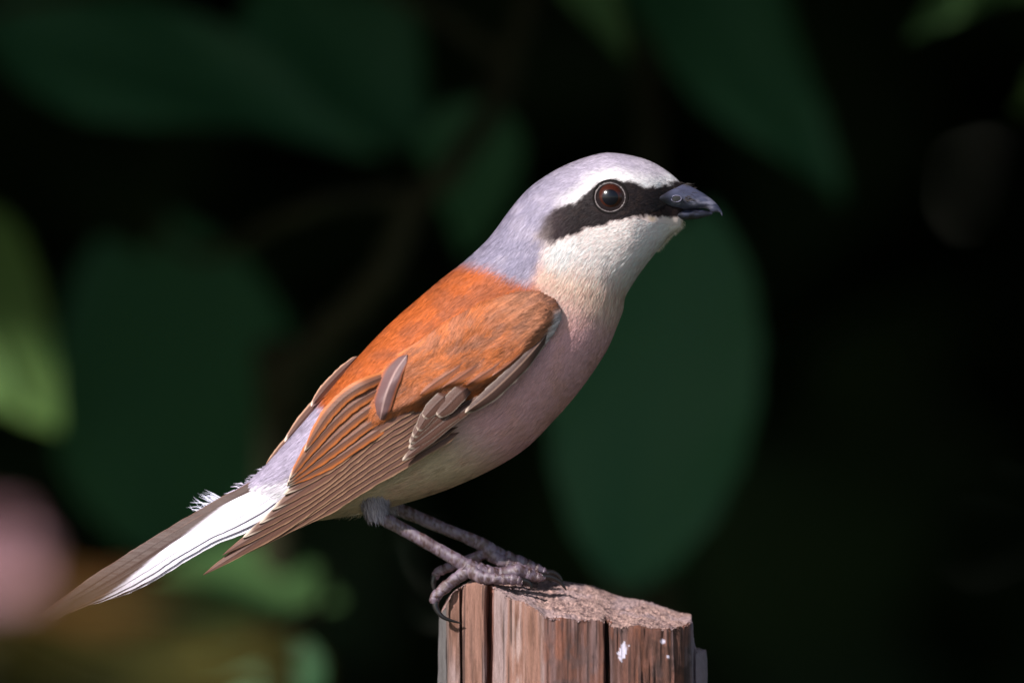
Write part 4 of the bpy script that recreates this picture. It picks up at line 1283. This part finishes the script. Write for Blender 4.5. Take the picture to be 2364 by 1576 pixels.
near = build_leg('near', [(850, 1165, -66), (872, 1188, -64), (915, 1212, -62), (970, 1243, -58), (1025, 1275, -52), (1068, 1300, -48), (1088, 1312, -46)], [17, 17, 16, 15, 15, 17, 19],
                 [([(1090, 1310, -46), (1062, 1328, -58), (1032, 1350, -68), (1006, 1376, -74), (1005, 1392, -76)], [15, 14, 13, 13, 9]),
                  ([(1078, 1306, -46), (1112, 1322, -44), (1150, 1326, -36), (1196, 1318, -26), (1232, 1330, -16), (1258, 1333, -10)], [19, 18, 17, 15, 13, 7]),
                  ([(1078, 1308, -50), (1105, 1328, -62), (1140, 1334, -66), (1180, 1336, -62), (1205, 1342, -58)], [17, 15, 13, 12, 9]),
                  ([(1080, 1306, -40), (1110, 1314, -20), (1150, 1322, 4), (1185, 1328, 20), (1206, 1334, 30)], [17, 14, 13, 12, 9])],
                 [[(1005, 1386, -76), (1008, 1404, -80), (1026, 1424, -84), (1066, 1437, -80)],
                  [(1250, 1330, -11), (1272, 1332, -6), (1292, 1342, -2), (1308, 1362, 2)],
                  [(1200, 1340, -58), (1214, 1340, -56), (1224, 1348, -55), (1228, 1360, -54)],
                  [(1202, 1332, 30), (1220, 1330, 36), (1234, 1336, 42), (1242, 1350, 46)]], 3)
farl = build_leg('far', [(880, 1140, 62), (915, 1172, 62), (960, 1192, 60), (1030, 1222, 58), (1090, 1246, 56), (1120, 1262, 56), (1140, 1278, 56)], [16, 16, 15, 14, 15, 18, 18],
                 [([(1130, 1270, 56), (1090, 1290, 54), (1045, 1306, 52), (1012, 1320, 50), (1004, 1336, 48)], [14, 13, 12, 11, 8]),
                  ([(1120, 1266, 56), (1160, 1286, 62), (1205, 1300, 72), (1240, 1316, 82), (1262, 1326, 90)], [18, 17, 16, 14, 9]),
                  ([(1120, 1268, 52), (1155, 1294, 50), (1190, 1308, 50), (1225, 1322, 52), (1245, 1330, 54)], [16, 15, 14, 12, 9]),
                  ([(1125, 1268, 60), (1150, 1288, 84), (1180, 1304, 106), (1205, 1318, 122)], [15, 14, 12, 9])],
                 [[(1004, 1330, 48), (1000, 1346, 46), (1004, 1362, 44), (1014, 1376, 42)],
                  [(1256, 1322, 88), (1274, 1322, 94), (1290, 1330, 98), (1300, 1346, 100)],
                  [(1240, 1328, 54), (1254, 1328, 56), (1266, 1334, 58), (1272, 1346, 60)],
                  [(1202, 1316, 120), (1218, 1316, 128), (1230, 1324, 134), (1238, 1340, 138)]], 13)

# feathered thigh over the near and far tarsus
for leg, dz, x0, y0 in ((near, -66, 864, 1168), (farl, 62, 896, 1150)):
    m = 5200
    r8 = np.random.default_rng(int(x0))
    a = r8.uniform(0, 2 * np.pi, m); hgt = r8.uniform(-95, 20, m)
    rx = np.interp(hgt, [-95, -50, -10, 20], [70, 46, 31, 20])
    ax = np.stack([x0 + hgt * 0.18, y0 + hgt, np.full(m, dz * 1.0)], -1)
    rad = np.stack([np.cos(a), 0.1 * np.sin(a), np.sin(a)], -1); bl = sst(-30, -75, hgt)
    b = ax + rad * rx[:, None] * np.array([1, 1, 0.8])
    tip = b + np.stack([r8.normal(7, 5, m), r8.uniform(10, 32, m), np.zeros(m)], -1) - rad * r8.uniform(0, 8, m)[:, None]
    mid = (b + tip) / 2 + rad * 2
    wd = np.stack([-np.sin(a), np.zeros(m), np.cos(a)], -1)
    c = mix(np.broadcast_to(lin(168, 158, 166), (m, 3)), C_BELLY, bl) * r8.uniform(0.6, 1.25, (m, 1))
    nn = rad + r8.normal(0, 0.2, (m, 3))
    strand_obj('thigh_plumage', [ribbons(np.stack([b, mid, tip], 1), r8.uniform(1.2, 2.6, m), wd, np.stack([c * 0.8, c, c], 1), np.stack([nn] * 3, 1))], leg)
